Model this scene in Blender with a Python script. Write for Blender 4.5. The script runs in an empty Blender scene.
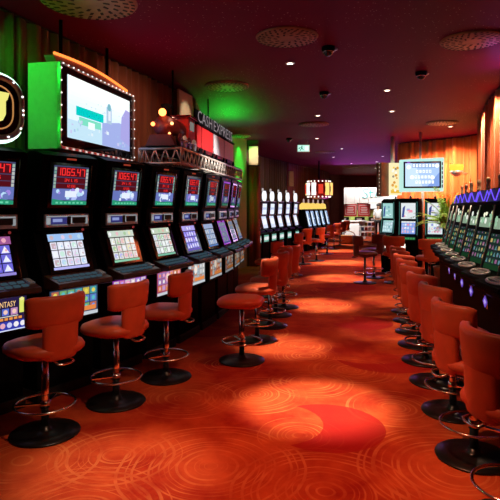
import bpy, bmesh, math, random
from mathutils import Vector, Matrix
PI = math.pi
sc = bpy.context.scene
col = sc.collection
H = 3.4            # ceiling height
EYE = 1.6
F = 520.0          # focal length in pixels of the 500 px frame

# ------------------------------------------------------------------ materials
def nt(name):
    m = bpy.data.materials.new(name); m.use_nodes = True
    t = m.node_tree
    return m, t, t.nodes['Principled BSDF']

def pmat(name, colr, rough=.5, metal=0., spec=.5, noise=0., nscale=20., bump=0., bscale=60., coat=0.):
    m, t, b = nt(name)
    b.inputs['Base Color'].default_value = (*colr, 1)
    b.inputs['Roughness'].default_value = rough
    b.inputs['Metallic'].default_value = metal
    b.inputs['Specular IOR Level'].default_value = spec
    b.inputs['Coat Weight'].default_value = coat
    tc = t.nodes.new('ShaderNodeTexCoord')
    if noise:
        n = t.nodes.new('ShaderNodeTexNoise'); n.inputs['Scale'].default_value = nscale
        n.inputs['Detail'].default_value = 4
        r = t.nodes.new('ShaderNodeValToRGB')
        r.color_ramp.elements[0].position = .3; r.color_ramp.elements[1].position = .7
        r.color_ramp.elements[0].color = (*[c * (1 - noise) for c in colr], 1)
        r.color_ramp.elements[1].color = (*[min(1, c * (1 + noise)) for c in colr], 1)
        t.links.new(tc.outputs['Object'], n.inputs['Vector'])
        t.links.new(n.outputs['Fac'], r.inputs['Fac'])
        t.links.new(r.outputs['Color'], b.inputs['Base Color'])
    if bump:
        n = t.nodes.new('ShaderNodeTexNoise'); n.inputs['Scale'].default_value = bscale
        n.inputs['Detail'].default_value = 3
        bp = t.nodes.new('ShaderNodeBump'); bp.inputs['Strength'].default_value = bump
        bp.inputs['Distance'].default_value = .01
        t.links.new(tc.outputs['Object'], n.inputs['Vector'])
        t.links.new(n.outputs['Fac'], bp.inputs['Height'])
        t.links.new(bp.outputs['Normal'], b.inputs['Normal'])
    return m

_em = {}
def em(r, g, b_, s=1.0):
    k = (round(r, 3), round(g, 3), round(b_, 3), round(s, 2))
    if k not in _em:
        m, t, b = nt('glow')
        b.inputs['Base Color'].default_value = (.01, .01, .01, 1)
        b.inputs['Roughness'].default_value = .4
        b.inputs['Specular IOR Level'].default_value = 0.
        b.inputs['Emission Color'].default_value = (r, g, b_, 1)
        b.inputs['Emission Strength'].default_value = s
        _em[k] = m
    return _em[k]

BLACK = pmat('black_plastic', (.004, .004, .005), .36, spec=.012, noise=.4, nscale=8)
BLACKM = pmat('black_matte', (.006, .006, .006), .6, noise=.3)
GLASS = pmat('dark_glass', (.004, .004, .005), .08, coat=.5)
CHROME = pmat('chrome', (.75, .73, .70), .16, 1, noise=.1)
STEEL = pmat('brushed_steel', (.60, .61, .64), .38, .6, noise=.12, nscale=40)
LEATHER = pmat('red_leather', (.56, .075, .026), .42, spec=.28, noise=.15, nscale=6, bump=.08, bscale=120)
LEATHERD = pmat('brown_leather', (.16, .03, .018), .45, noise=.2, nscale=6, bump=.08, bscale=120)
BASEM = pmat('black_chrome', (.012, .011, .011), .3, .3, noise=.3, nscale=5)
WOODR = pmat('red_wood', (.10, .02, .012), .4, noise=.3, nscale=4)
CREAM = pmat('cream_panel', (.68, .53, .33), .7, noise=.08, nscale=5)
BROWNP = pmat('brown_panel', (.22, .07, .035), .6, noise=.15)
BRONZE = pmat('bronze_plate', (.30, .17, .10), .5, .4, noise=.25, nscale=6)
DARK = pmat('dark_slot', (.01, .006, .006), .8, noise=.2)
WHITEP = pmat('white_paint', (.78, .78, .76), .5, noise=.04)
REDP = pmat('red_paint', (.55, .02, .02), .35, noise=.1)
GREENM = pmat('palm_green', (.30, .50, .10), .5, noise=.35, nscale=8)
TRUNK = pmat('palm_trunk', (.16, .09, .04), .8, noise=.4, nscale=15, bump=.4)
SKIN = pmat('skin', (.55, .30, .2), .5, noise=.08)
HAIR = pmat('hair', (.02, .012, .008), .5, noise=.3)
TEAL = pmat('teal_paint', (.03, .50, .52), .4, noise=.1)
FRAMEW = em(.58, .95, .86, .92)  # pale screen frame: its brightness is put in as glow, little light reaches it
TRUSSM = pmat('white_truss', (.72, .66, .58), .35, .2, noise=.1)
WICKER = pmat('wicker', (.38, .18, .07), .7, noise=.4, nscale=30, bump=.5)
LOBBYF = pmat('lobby_tile', (.7, .66, .6), .3, noise=.08, nscale=3)
COUNTER = pmat('counter_white', (.85, .85, .83), .35, noise=.03)

def curtain_mat(name, c0, c1, scale=30):
    m, t, b = nt(name)
    tc = t.nodes.new('ShaderNodeTexCoord')
    mp = t.nodes.new('ShaderNodeMapping'); mp.inputs['Scale'].default_value = (9, 9, .35)
    n = t.nodes.new('ShaderNodeTexNoise'); n.inputs['Scale'].default_value = 1.3; n.inputs['Detail'].default_value = 3
    r = t.nodes.new('ShaderNodeValToRGB')
    r.color_ramp.elements[0].position = .35; r.color_ramp.elements[1].position = .65
    r.color_ramp.elements[0].color = (*c0, 1); r.color_ramp.elements[1].color = (*c1, 1)
    t.links.new(tc.outputs['Object'], mp.inputs['Vector']); t.links.new(mp.outputs['Vector'], n.inputs['Vector'])
    t.links.new(n.outputs['Fac'], r.inputs['Fac']); t.links.new(r.outputs['Color'], b.inputs['Base Color'])
    b.inputs['Roughness'].default_value = .75
    b.inputs['Sheen Weight'].default_value = .2
    return m
CUR_DARK = curtain_mat('brown_red_velvet', (.20, .06, .03), (.30, .10, .045))
CUR_OLIVE = curtain_mat('olive_brown_cloth', (.10, .065, .025), (.15, .09, .035))
CUR_RUST = curtain_mat('rust_cloth', (.22, .05, .02), (.30, .075, .025))
CUR_ORANGE = curtain_mat('orange_cloth', (.70, .13, .03), (.85, .23, .06))
CUR_REDOR = curtain_mat('red_orange_cloth', (.55, .075, .02), (.70, .14, .04))

def carpet_mat():
    m, t, b = nt('red_swirl_carpet')
    N, L = t.nodes, t.links
    tc = N.new('ShaderNodeTexCoord'); P = tc.outputs['Object']
    def math_(op, a, c=None, clamp=False):
        n = N.new('ShaderNodeMath'); n.operation = op; n.use_clamp = clamp
        for i, v in enumerate((a, c)):
            if v is None: continue
            if isinstance(v, (int, float)): n.inputs[i].default_value = v
            else: L.new(v, n.inputs[i])
        return n.outputs[0]
    # a slight wobble of the coordinates
    nz = N.new('ShaderNodeTexNoise'); nz.inputs['Scale'].default_value = 2.2; L.new(P, nz.inputs['Vector'])
    sb = N.new('ShaderNodeVectorMath'); sb.operation = 'SUBTRACT'; L.new(nz.outputs['Color'], sb.inputs[0]); sb.inputs[1].default_value = (.5, .5, .5)
    sl = N.new('ShaderNodeVectorMath'); sl.operation = 'SCALE'; L.new(sb.outputs[0], sl.inputs[0]); sl.inputs['Scale'].default_value = .06
    ad = N.new('ShaderNodeVectorMath'); ad.operation = 'ADD'; L.new(P, ad.inputs[0]); L.new(sl.outputs[0], ad.inputs[1])
    Q = ad.outputs[0]
    def dist(src, c):
        n = N.new('ShaderNodeVectorMath'); n.operation = 'DISTANCE'; L.new(src, n.inputs[0]); n.inputs[1].default_value = (c[0], c[1], 0)
        return n.outputs['Value']
    rnd = random.Random(7)
    circ = [(-.235, 3.21, .62, .075), (-1.43, 3.28, .52, .085), (-.86, 3.35, .42, .08), (1.25, 3.16, .60, .08), (.42, 2.92, .55, .075),
            (.05, 4.45, .45, .07), (.55, 4.75, .42, .08), (1.15, 4.15, .40, .07), (-.55, 4.35, .50, .09), (1.0, 5.1, .45, .08),
            (-.25, 5.3, .4, .08), (.35, 3.65, .30, .07), (.6, 5.6, .35, .07), (-.9, 2.7, .5, .08), (1.8, 2.6, .5, .08)]
    for k in range(16):
        circ.append((rnd.uniform(-.2, 2.2) + .12 * k * .6, 6 + k * .65, rnd.uniform(.35, .6), rnd.uniform(.07, .1)))
    rings = None
    for (x, y, R, w) in circ:
        d = dist(Q, (x, y))
        w1 = math_('ADD', math_('MULTIPLY', d, 2.5 / w), x * 7.3 + y * 3.1)
        q1 = N.new('ShaderNodeTexNoise'); q1.noise_dimensions = '1D'; q1.inputs['Scale'].default_value = 1.; q1.inputs['Detail'].default_value = 2.
        L.new(w1, q1.inputs['W'])
        mr = N.new('ShaderNodeMapRange'); L.new(q1.outputs[0], mr.inputs['Value'])
        mr.inputs['From Min'].default_value = .55; mr.inputs['From Max'].default_value = .59
        line = mr.outputs[0]
        line = math_('MULTIPLY', line, math_('LESS_THAN', d, R))
        line = math_('MULTIPLY', line, math_('GREATER_THAN', d, .04))
        rings = line if rings is None else math_('MAXIMUM', rings, line)
    # broken lines: worn away by noise
    n2 = N.new('ShaderNodeTexNoise'); n2.inputs['Scale'].default_value = 3.5; n2.inputs['Detail'].default_value = 3; L.new(P, n2.inputs['Vector'])
    wear = N.new('ShaderNodeMapRange'); L.new(n2.outputs['Fac'], wear.inputs['Value'])
    wear.inputs['From Min'].default_value = .38; wear.inputs['From Max'].default_value = .62
    wear.inputs['To Min'].default_value = .03; wear.inputs['To Max'].default_value = .40
    rings = math_('MULTIPLY', rings, wear.outputs[0])
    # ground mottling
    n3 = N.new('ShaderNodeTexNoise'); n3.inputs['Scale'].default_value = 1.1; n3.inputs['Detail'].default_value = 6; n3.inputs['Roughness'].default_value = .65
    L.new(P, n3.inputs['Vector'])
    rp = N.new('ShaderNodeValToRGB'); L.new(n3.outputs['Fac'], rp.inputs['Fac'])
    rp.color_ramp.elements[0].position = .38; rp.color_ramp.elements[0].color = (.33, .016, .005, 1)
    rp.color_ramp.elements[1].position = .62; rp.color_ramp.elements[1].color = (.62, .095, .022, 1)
    def mix(f, a, c):
        n = N.new('ShaderNodeMix'); n.data_type = 'RGBA'
        L.new(f, n.inputs[0]) if not isinstance(f, float) else None
        if isinstance(a, tuple): n.inputs[6].default_value = a
        else: L.new(a, n.inputs[6])
        if isinstance(c, tuple): n.inputs[7].default_value = c
        else: L.new(c, n.inputs[7])
        return n.outputs[2]
    c = mix(rings, rp.outputs['Color'], (.80, .27, .08, 1))
    # crescents
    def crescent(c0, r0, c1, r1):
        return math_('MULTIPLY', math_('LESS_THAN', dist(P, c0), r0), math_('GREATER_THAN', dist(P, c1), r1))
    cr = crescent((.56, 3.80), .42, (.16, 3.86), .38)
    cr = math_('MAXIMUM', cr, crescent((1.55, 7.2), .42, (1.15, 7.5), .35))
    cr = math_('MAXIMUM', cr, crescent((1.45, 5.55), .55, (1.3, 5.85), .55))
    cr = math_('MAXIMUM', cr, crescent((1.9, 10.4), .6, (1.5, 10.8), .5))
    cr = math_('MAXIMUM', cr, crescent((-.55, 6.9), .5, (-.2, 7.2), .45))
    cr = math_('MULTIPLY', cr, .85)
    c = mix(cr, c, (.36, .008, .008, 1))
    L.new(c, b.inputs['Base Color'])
    b.inputs['Roughness'].default_value = .9
    b.inputs['Specular IOR Level'].default_value = .15
    nb = N.new('ShaderNodeTexNoise'); nb.inputs['Scale'].default_value = 180; L.new(P, nb.inputs['Vector'])
    bp = N.new('ShaderNodeBump'); bp.inputs['Strength'].default_value = .25; bp.inputs['Distance'].default_value = .01
    L.new(nb.outputs['Fac'], bp.inputs['Height']); L.new(bp.outputs['Normal'], b.inputs['Normal'])
    return m
CARPET = carpet_mat()

def ceiling_mat():
    m, t, b = nt('maroon_speckled_ceiling')
    tc = t.nodes.new('ShaderNodeTexCoord')
    v = t.nodes.new('ShaderNodeTexVoronoi'); v.inputs['Scale'].default_value = 22
    t.links.new(tc.outputs['Object'], v.inputs['Vector'])
    lt = t.nodes.new('ShaderNodeMath'); lt.operation = 'LESS_THAN'; lt.inputs[1].default_value = .13
    t.links.new(v.outputs['Distance'], lt.inputs[0])
    n = t.nodes.new('ShaderNodeTexNoise'); n.inputs['Scale'].default_value = .9; n.inputs['Detail'].default_value = 5
    t.links.new(tc.outputs['Object'], n.inputs['Vector'])
    gt = t.nodes.new('ShaderNodeMath'); gt.operation = 'GREATER_THAN'; gt.inputs[1].default_value = .52
    t.links.new(n.outputs['Fac'], gt.inputs[0])
    mu = t.nodes.new('ShaderNodeMath'); mu.operation = 'MULTIPLY'
    t.links.new(lt.outputs[0], mu.inputs[0]); t.links.new(gt.outputs[0], mu.inputs[1])
    mx = t.nodes.new('ShaderNodeMix'); mx.data_type = 'RGBA'
    t.links.new(mu.outputs[0], mx.inputs[0])
    mx.inputs[6].default_value = (.135, .0015, .040, 1); mx.inputs[7].default_value = (.45, .22, .28, 1)
    t.links.new(mx.outputs[2], b.inputs['Base Color'])
    b.inputs['Roughness'].default_value = .6
    b.inputs['Specular IOR Level'].default_value = .08
    return m
CEIL = ceiling_mat()

# ------------------------------------------------------------------ mesh builder
class MB:
    def __init__(s): s.v = []; s.f = []; s.m = []; s.sm = []; s.mats = []
    def mi(s, m):
        if m not in s.mats: s.mats.append(m)
        return s.mats.index(m)
    def add(s, vs, fs, m, smooth=False):
        o = len(s.v); s.v += [tuple(p) for p in vs]
        k = s.mi(m)
        for f in fs: s.f.append([i + o for i in f]); s.m.append(k); s.sm.append(smooth)
        return s
    def box(s, x0, x1, y0, y1, z0, z1, m):
        vs = [(x, y, z) for x in (x0, x1) for y in (y0, y1) for z in (z0, z1)]
        return s.add(vs, [(0, 1, 3, 2), (4, 6, 7, 5), (0, 4, 5, 1), (2, 3, 7, 6), (0, 2, 6, 4), (1, 5, 7, 3)], m)
    def obox(s, c, ax, ay, az, m):
        c = Vector(c); ax, ay, az = Vector(ax), Vector(ay), Vector(az)
        vs = [c + ax * i + ay * j + az * k for i in (-1, 1) for j in (-1, 1) for k in (-1, 1)]
        return s.add(vs, [(0, 1, 3, 2), (4, 6, 7, 5), (0, 4, 5, 1), (2, 3, 7, 6), (0, 2, 6, 4), (1, 5, 7, 3)], m)
    def prism(s, prof, x0, x1, m):          # profile in (y, z), extruded along x
        n = len(prof)
        vs = [(x0, y, z) for y, z in prof] + [(x1, y, z) for y, z in prof]
        fs = [(i, (i + 1) % n, n + (i + 1) % n, n + i) for i in range(n)]
        fs += [tuple(range(n))[::-1], tuple(range(n, 2 * n))]
        return s.add(vs, fs, m)
    def vprism(s, prof, z0, z1, m):         # outline in (x, y), extruded upward
        n = len(prof)
        vs = [(x, y, z0) for x, y in prof] + [(x, y, z1) for x, y in prof]
        fs = [(i, (i + 1) % n, n + (i + 1) % n, n + i) for i in range(n)]
        fs += [tuple(range(n))[::-1], tuple(range(n, 2 * n))]
        return s.add(vs, fs, m)
    def fprism(s, O, U, V, pts, d, m):      # outline in a frame, given thickness d along U x V
        O, U, V = Vector(O), Vector(U), Vector(V); Nn = U.cross(V)
        n = len(pts)
        vs = [O + U * a + V * b for a, b in pts] + [O + U * a + V * b + Nn * d for a, b in pts]
        fs = [(i, (i + 1) % n, n + (i + 1) % n, n + i) for i in range(n)]
        fs += [tuple(range(n))[::-1], tuple(range(n, 2 * n))]
        return s.add(vs, fs, m)
    def lathe(s, prof, m, n=24, c=(0, 0, 0), smooth=True, se=None, ab=(1, 1)):
        vs = []; fs = []
        for r, z in prof:
            for i in range(n):
                a = 2 * PI * i / n; ca, sa = math.cos(a), math.sin(a); q = r
                if se: q = r / (abs(ca) ** se + abs(sa) ** se) ** (1 / se)
                vs.append((c[0] + q * ca * ab[0], c[1] + q * sa * ab[1], c[2] + z))
        for j in range(len(prof) - 1):
            for i in range(n):
                k = (i + 1) % n
                fs.append((j * n + i, j * n + k, (j + 1) * n + k, (j + 1) * n + i))
        fs.append(tuple(range(n))[::-1]); L = (len(prof) - 1) * n
        fs.append(tuple(range(L, L + n)))
        return s.add(vs, fs, m, smooth)
    def tube(s, pts, r, m, n=8, closed=False, smooth=True):
        pts = [Vector(p) for p in pts]; K = len(pts); vs = []; fs = []
        up = None
        for i, p in enumerate(pts):
            a = pts[(i - 1) % K] if (closed or i > 0) else p
            b = pts[(i + 1) % K] if (closed or i < K - 1) else p
            t = (b - a).normalized()
            if up is None:
                up = t.orthogonal().normalized()
            up = (up - t * up.dot(t)).normalized(); w = t.cross(up)
            rr = r[i] if isinstance(r, (list, tuple)) else r
            for j in range(n):
                g = 2 * PI * j / n
                vs.append(p + (up * math.cos(g) + w * math.sin(g)) * rr)
        for i in range(K if closed else K - 1):
            q = (i + 1) % K
            for j in range(n):
                k = (j + 1) % n
                fs.append((i * n + j, i * n + k, q * n + k, q * n + j))
        if not closed:
            fs.append(tuple(range(n))[::-1]); fs.append(tuple(range((K - 1) * n, K * n)))
        return s.add(vs, fs, m, smooth)
    def ball(s, c, r, m, n=12, sc_=(1, 1, 1), lo=0., hi=1.):
        prof = []
        for i in range(9):
            a = -PI / 2 + PI * (lo + (hi - lo) * i / 8)
            prof.append((max(1e-4, r * math.cos(a)), r * math.sin(a) * sc_[2]))
        return s.lathe(prof, m, n, c, True, None, sc_[:2])
    def arcslab(s, R, th, a0, a1, z0, z1, m, lean=0., n=14, rnd=.4, cy=0.):
        # an upholstered pad swept around the back (centre angle +y), rounded edges; lean pushes its top outward
        k = 14; vs = []; fs = []
        for i in range(n + 1):
            t = i / n; a = a0 + (a1 - a0) * t
            e = min(t, 1 - t) * n
            sq = 1. if e >= 1.5 else (.55 + .45 * math.sin(PI / 2 * e / 1.5))
            zc, hz = (z0 + z1) / 2, (z1 - z0) / 2 * (1 if e >= 1.5 else .86 + .14 * (e / 1.5))
            for j in range(k):
                g = 2 * PI * j / k
                c_, s_ = math.cos(g), math.sin(g)
                u = math.copysign(abs(c_) ** rnd, c_) * th / 2 * sq; w = math.copysign(abs(s_) ** rnd, s_) * hz
                z = zc + w; r = R + u + lean * (z - z0)
                vs.append((r * math.sin(a), r * math.cos(a) + cy, z))
        for i in range(n):
            for j in range(k):
                q = (j + 1) % k
                fs.append((i * k + j, i * k + q, (i + 1) * k + q, (i + 1) * k + j))
        fs.append(tuple(range(k))[::-1]); fs.append(tuple(range(n * k, n * k + k)))
        return s.add(vs, fs, m, True)
    def build(s, name, parent=None, bevel=0., recalc=True, loc=None):
        me = bpy.data.meshes.new(name)
        bm = bmesh.new()
        bv = [bm.verts.new(p) for p in s.v]
        for f, k, sm in zip(s.f, s.m, s.sm):
            try: fc = bm.faces.new([bv[i] for i in f])
            except ValueError: continue
            fc.material_index = k; fc.smooth = sm
        if recalc: bmesh.ops.recalc_face_normals(bm, faces=bm.faces)
        if bevel:
            es = [e for e in bm.edges if len(e.link_faces) == 2 and e.calc_face_angle(0) > .5]
            bmesh.ops.bevel(bm, geom=es, offset=bevel, segments=2, affect='EDGES', profile=.6, clamp_overlap=True)
        bm.to_mesh(me); bm.free()
        for m in s.mats: me.materials.append(m)
        o = bpy.data.objects.new(name, me); col.objects.link(o)
        if parent is not None: o.parent = parent
        if loc: o.location = loc
        return o

def tag(o, label=None, cat=None, group=None, kind=None):
    if label: o['label'] = label
    if cat: o['category'] = cat
    if group: o['group'] = group
    if kind: o['kind'] = kind
    return o
def thing(name, label, cat, loc=(0, 0, 0), rz=0., group=None):
    o = bpy.data.objects.new(name, None); col.objects.link(o)
    o.location = loc; o.rotation_euler = (0, 0, rz); o.empty_display_size = .1
    return tag(o, label, cat, group)
def dup(root, loc, rz, label, group=None, skip=()):
    r = root.copy(); col.objects.link(r); r.location = loc; r.rotation_euler = (0, 0, rz); r['label'] = label
    if group: r['group'] = group
    for ch in list(root.children):
        if any(ch.name.startswith(k) for k in skip): continue
        c = ch.copy(); col.objects.link(c); c.parent = r
        for g in list(ch.children):
            d = g.copy(); col.objects.link(d); d.parent = c
    return r
def face(nx, ny): return math.atan2(ny, nx) + PI / 2      # local -Y turned to face (nx, ny)
def pt(px, py, Y):                                           # point seen at a pixel, at depth Y
    return Vector(((px - 250) / F * Y, Y, EYE - (py - 207) / F * Y))

# ------------------------------------------------------------------ writing and screen pictures
def text_geo(s, size=1.0):
    cu = bpy.data.curves.new('t', 'FONT'); cu.body = s; cu.size = size; cu.align_x = 'CENTER'; cu.align_y = 'CENTER'; cu.resolution_u = 2
    ob = bpy.data.objects.new('t', cu); col.objects.link(ob)
    dg = bpy.context.evaluated_depsgraph_get()
    me = bpy.data.meshes.new_from_object(ob.evaluated_get(dg))
    vs = [tuple(v.co) for v in me.vertices]; fs = [tuple(p.vertices) for p in me.polygons]
    bpy.data.objects.remove(ob); bpy.data.meshes.remove(me); bpy.data.curves.remove(cu)
    return vs, fs

SEG = {'0': 'abcdef', '1': 'bc', '2': 'abged', '3': 'abgcd', '4': 'fgbc', '5': 'afgcd', '6': 'afgedc', '7': 'abc', '8': 'abcdefg', '9': 'abcdfg'}
def bulbs(parent, pts, r, m):
    src = None
    for p in pts:
        if src is None: src = MB().ball((0, 0, 0), r, m, 8).build('bulb', parent); o = src
        else: o = src.copy(); col.objects.link(o); o.parent = parent
        o.location = p
class Scr:
    """A picture on a flat screen: shapes given in 0..1 across and up, each laid a hair in front of the one below."""
    def __init__(s, mb, O, U, V, w, h):
        s.mb, s.O, s.U, s.V, s.w, s.h = mb, Vector(O), Vector(U).normalized(), Vector(V).normalized(), w, h
        s.N = s.U.cross(s.V)
    def p(s, a, b, l): return s.O + s.U * (a * s.w) + s.V * (b * s.h) + s.N * (.0012 * l)
    def poly(s, pts, m, l=1): s.mb.add([s.p(a, b, l) for a, b in pts], [tuple(range(len(pts)))], m)
    def rect(s, a0, b0, a1, b1, m, l=1): s.poly([(a0, b0), (a1, b0), (a1, b1), (a0, b1)], m, l)
    def disc(s, a, b, r, m, l=1, n=10):
        s.poly([(a + r * math.cos(2 * PI * i / n) * s.h / s.w, b + r * math.sin(2 * PI * i / n)) for i in range(n)], m, l)
    def back(s, m, d=.012):
        a = [s.p(x, y, 0) for x, y in ((0, 0), (1, 0), (1, 1), (0, 1))]
        b = [q - s.N * d for q in a]
        s.mb.add(a + b, [(0, 1, 2, 3), (7, 6, 5, 4), (0, 4, 5, 1), (1, 5, 6, 2), (2, 6, 7, 3), (3, 7, 4, 0)], m)
    def digits(s, txt, a, b, w, h, m, l=2):
        x = a
        for ch in txt:
            if ch == '.':
                s.rect(x, b, x + w * .22, b + h * .16, m, l); x += w * .4; continue
            t = .24; th = .12
            R = {'a': (0, 1 - th, 1, 1), 'd': (0, 0, 1, th), 'g': (0, .5 - th / 2, 1, .5 + th / 2), 'f': (0, .5, t, 1), 'b': (1 - t, .5, 1, 1), 'e': (0, 0, t, .5), 'c': (1 - t, 0, 1, .5)}
            for q in SEG.get(ch, ''):
                r = R[q]; s.rect(x + r[0] * w, b + r[1] * h, x + r[2] * w, b + r[3] * h, m, l)
            x += w * 1.25
    def text(s, t, a, b, size, m, l=2, sx=1.):
        vs, fs = text_geo(t, size)
        s.mb.add([s.p(a, b, l) + s.U * x * sx + s.V * y for x, y, z in vs], fs, m)

SK = 1.0   # brightness of the screens
def top_screen(mb, O, V, w, h, seed, digs):
    r = random.Random(seed); s = Scr(mb, O, (1, 0, 0), V, w, h)
    s.back(em(.05, .06, .14, SK))
    for k, (b0, b1) in enumerate(((.72, .97), (.56, .70), (.42, .545))):
        s.rect(.08, b0, .92, b1, em(.09, .005, .01, SK), 1)
        n = (7, 5, 5)[k]; t = digs[k]
        ww = (b1 - b0) * .42
        L = sum(.4 if c == '.' else 1.25 for c in t) * ww
        s.digits(t, .5 - L / 2, b0 + .035, ww, (b1 - b0) - .06, em(1., .03, .03, 1.1 * SK), 2)
    for k in range(6):     # side glyphs
        for a in (.01, .93):
            s.rect(a, .42 + k * .092, a + .06, .42 + k * .092 + .075, em(*r.choice(((.5, .75, .6), (.8, .85, .8), (.3, .6, .5))), .6 * SK), 1)
    s.rect(.0, .12, 1, .41, em(.14, .18, .50, SK), 1)
    for k in range(16):
        c = r.choice(((.45, .55, .95), (.75, .85, 1.), (.35, .25, .75), (.5, .75, .95), (.15, .2, .5)))
        s.disc(r.uniform(.12, .88), r.uniform(.16, .38), r.uniform(.03, .09), em(*c, SK), 2 + k * .05, 7)
    s.rect(.35, .2, .68, .36, em(.8, .88, 1, SK), 3)
    s.poly([(0, 0), (1, 0), (1, .09), (.7, .13), (.35, .10), (0, .15)], em(.02, .30, .16, SK), 3)
    for k in range(7):
        s.rect(.1 + k * .12, .03, .17 + k * .12, .075, em(.15, .65, .4, SK), 4)
def reel_screen(mb, O, V, w, h, seed, pal, cols=5, rows=3, toph=.2, both=.07):
    r = random.Random(seed); s = Scr(mb, O, (1, 0, 0), V, w, h)
    bg, cell, syms, head, foot = pal
    s.back(em(*bg, SK))
    s.rect(0, 1 - toph, 1, 1, em(*head, SK), 1)
    for k in range(4):
        c = r.choice(syms); s.disc(.12 + k * .25 + r.uniform(-.05, .05), 1 - toph / 2, toph * .32, em(*c, SK), 2, 8)
    s.rect(0, 0, 1, both, em(*foot, SK), 1)
    for i in range(cols):
        for j in range(rows):
            a0 = .03 + i * .94 / cols; a1 = a0 + .94 / cols - .02
            H_ = (1 - toph - both - .03) / rows
            b0 = both + .02 + j * H_; b1 = b0 + H_ - .02
            s.rect(a0, b0, a1, b1, em(*cell, SK), 1)
            c = r.choice(syms); q = r.random(); ca, cb = (a0 + a1) / 2, (b0 + b1) / 2; e = em(*c, SK)
            if q < .4: s.disc(ca, cb, H_ * .34, e, 2, 9)
            elif q < .7: s.poly([(a0 + .02, b0 + .02), (a1 - .02, b0 + .02), (ca, b1 - .02)], e, 2)
            else:
                s.rect(a0 + .025, b0 + .03, a1 - .025, b1 - .03, e, 2)
            c = r.choice(syms); s.disc(ca + .02, cb - .02, H_ * .14, em(*c, SK), 3, 6)
def belly_screen(mb, O, V, w, h, seed, style):
    r = random.Random(seed); s = Scr(mb, O, (1, 0, 0), V, w, h)
    if style == 0:      # the title glass of the machine at the emblem
        s.back(em(.02, .012, .06, SK))
        s.text('PHOENIX FANTASY', .45, .80, .060, em(1, .62, .25, 1.1 * SK), 2, .70)
        for k in range(6):
            c = ((.1, .15, .6), (.5, .25, .5), (.7, .4, .15), (.1, .45, .4))[k % 4]
            s.rect(.04 + k * .14, .47, .15 + k * .14, .68, em(*c, SK), 1); s.disc(.095 + k * .14, .575, .07, em(.9, .6, .5, SK), 2)
        s.rect(.88, .5, .96, .95, em(.75, .8, .15, SK), 1); s.disc(.92, .92, .06, em(.9, .85, .3, SK), 2)
        s.rect(.03, .425, .86, .445, em(.9, .9, .8, SK), 1)
        for k in range(12): s.rect(.04 + k * .075, .325, .095 + k * .075, .40, em(.85, .30, .06, SK), 1)
        s.rect(0, .0, 1, .29, em(.03, .04, .40, SK), 1)
        for k in range(9): s.disc(.07 + k * .108, .17, .085, em(*r.choice(((.6, .6, .9), (.9, .85, .9), (.8, .4, .5), (.4, .3, .9))), SK), 2)
        s.rect(0, 0, 1, .035, em(.7, .75, 1, SK), 2)
    else:
        bases = {1: (.03, .06, .12), 2: (.25, .03, .35), 3: (.35, .05, .12), 4: (.25, .28, .3), 5: (.3, .14, .08)}
        s.back(em(*bases[style], SK))
        pal = {1: ((.1, .5, .55), (.8, .65, .1), (.7, .2, .12), (.15, .3, .8), (.25, .55, .2)),
               2: ((.9, .3, .6), (.5, .35, .95), (.95, .8, .8), (.9, .5, .2)),
               3: ((.9, .4, .5), (.9, .8, .75), (.9, .3, .1), (.5, .3, .7)),
               4: ((.8, .8, .78), (.6, .65, .7), (.8, .3, .15), (.3, .4, .5)),
               5: ((.85, .8, .7), (.9, .5, .3), (.4, .5, .6), (.85, .2, .1))}[style]
        for i in range(6):
            for j in range(3):
                a, b = .03 + i * .16, .18 + j * .27
                s.rect(a, b, a + .14, b + .24, em(*r.choice(pal), .7 * SK), 1)
                s.disc(a + .07, b + .12, .08, em(*r.choice(pal), SK), 2, 7)
        s.disc(.42, .72, .2, em(*pal[0], SK), 3, 9); s.disc(.42, .76, .11, em(.95, .75, .6, SK), 4, 8)
        s.rect(.35, .16, .95, .32, em(.8, .25, .06, SK), 3)
        s.rect(0, 0, 1, .12, em(.55, .6, .65, SK), 2)

# ------------------------------------------------------------------ setting
def struct(mb, name, bevel=0): return tag(mb.build(name, None, bevel), kind='structure')
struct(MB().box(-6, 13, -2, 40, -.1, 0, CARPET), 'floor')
struct(MB().box(-6, 13, -2, 40, H, H + .12, CEIL), 'ceiling')

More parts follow.
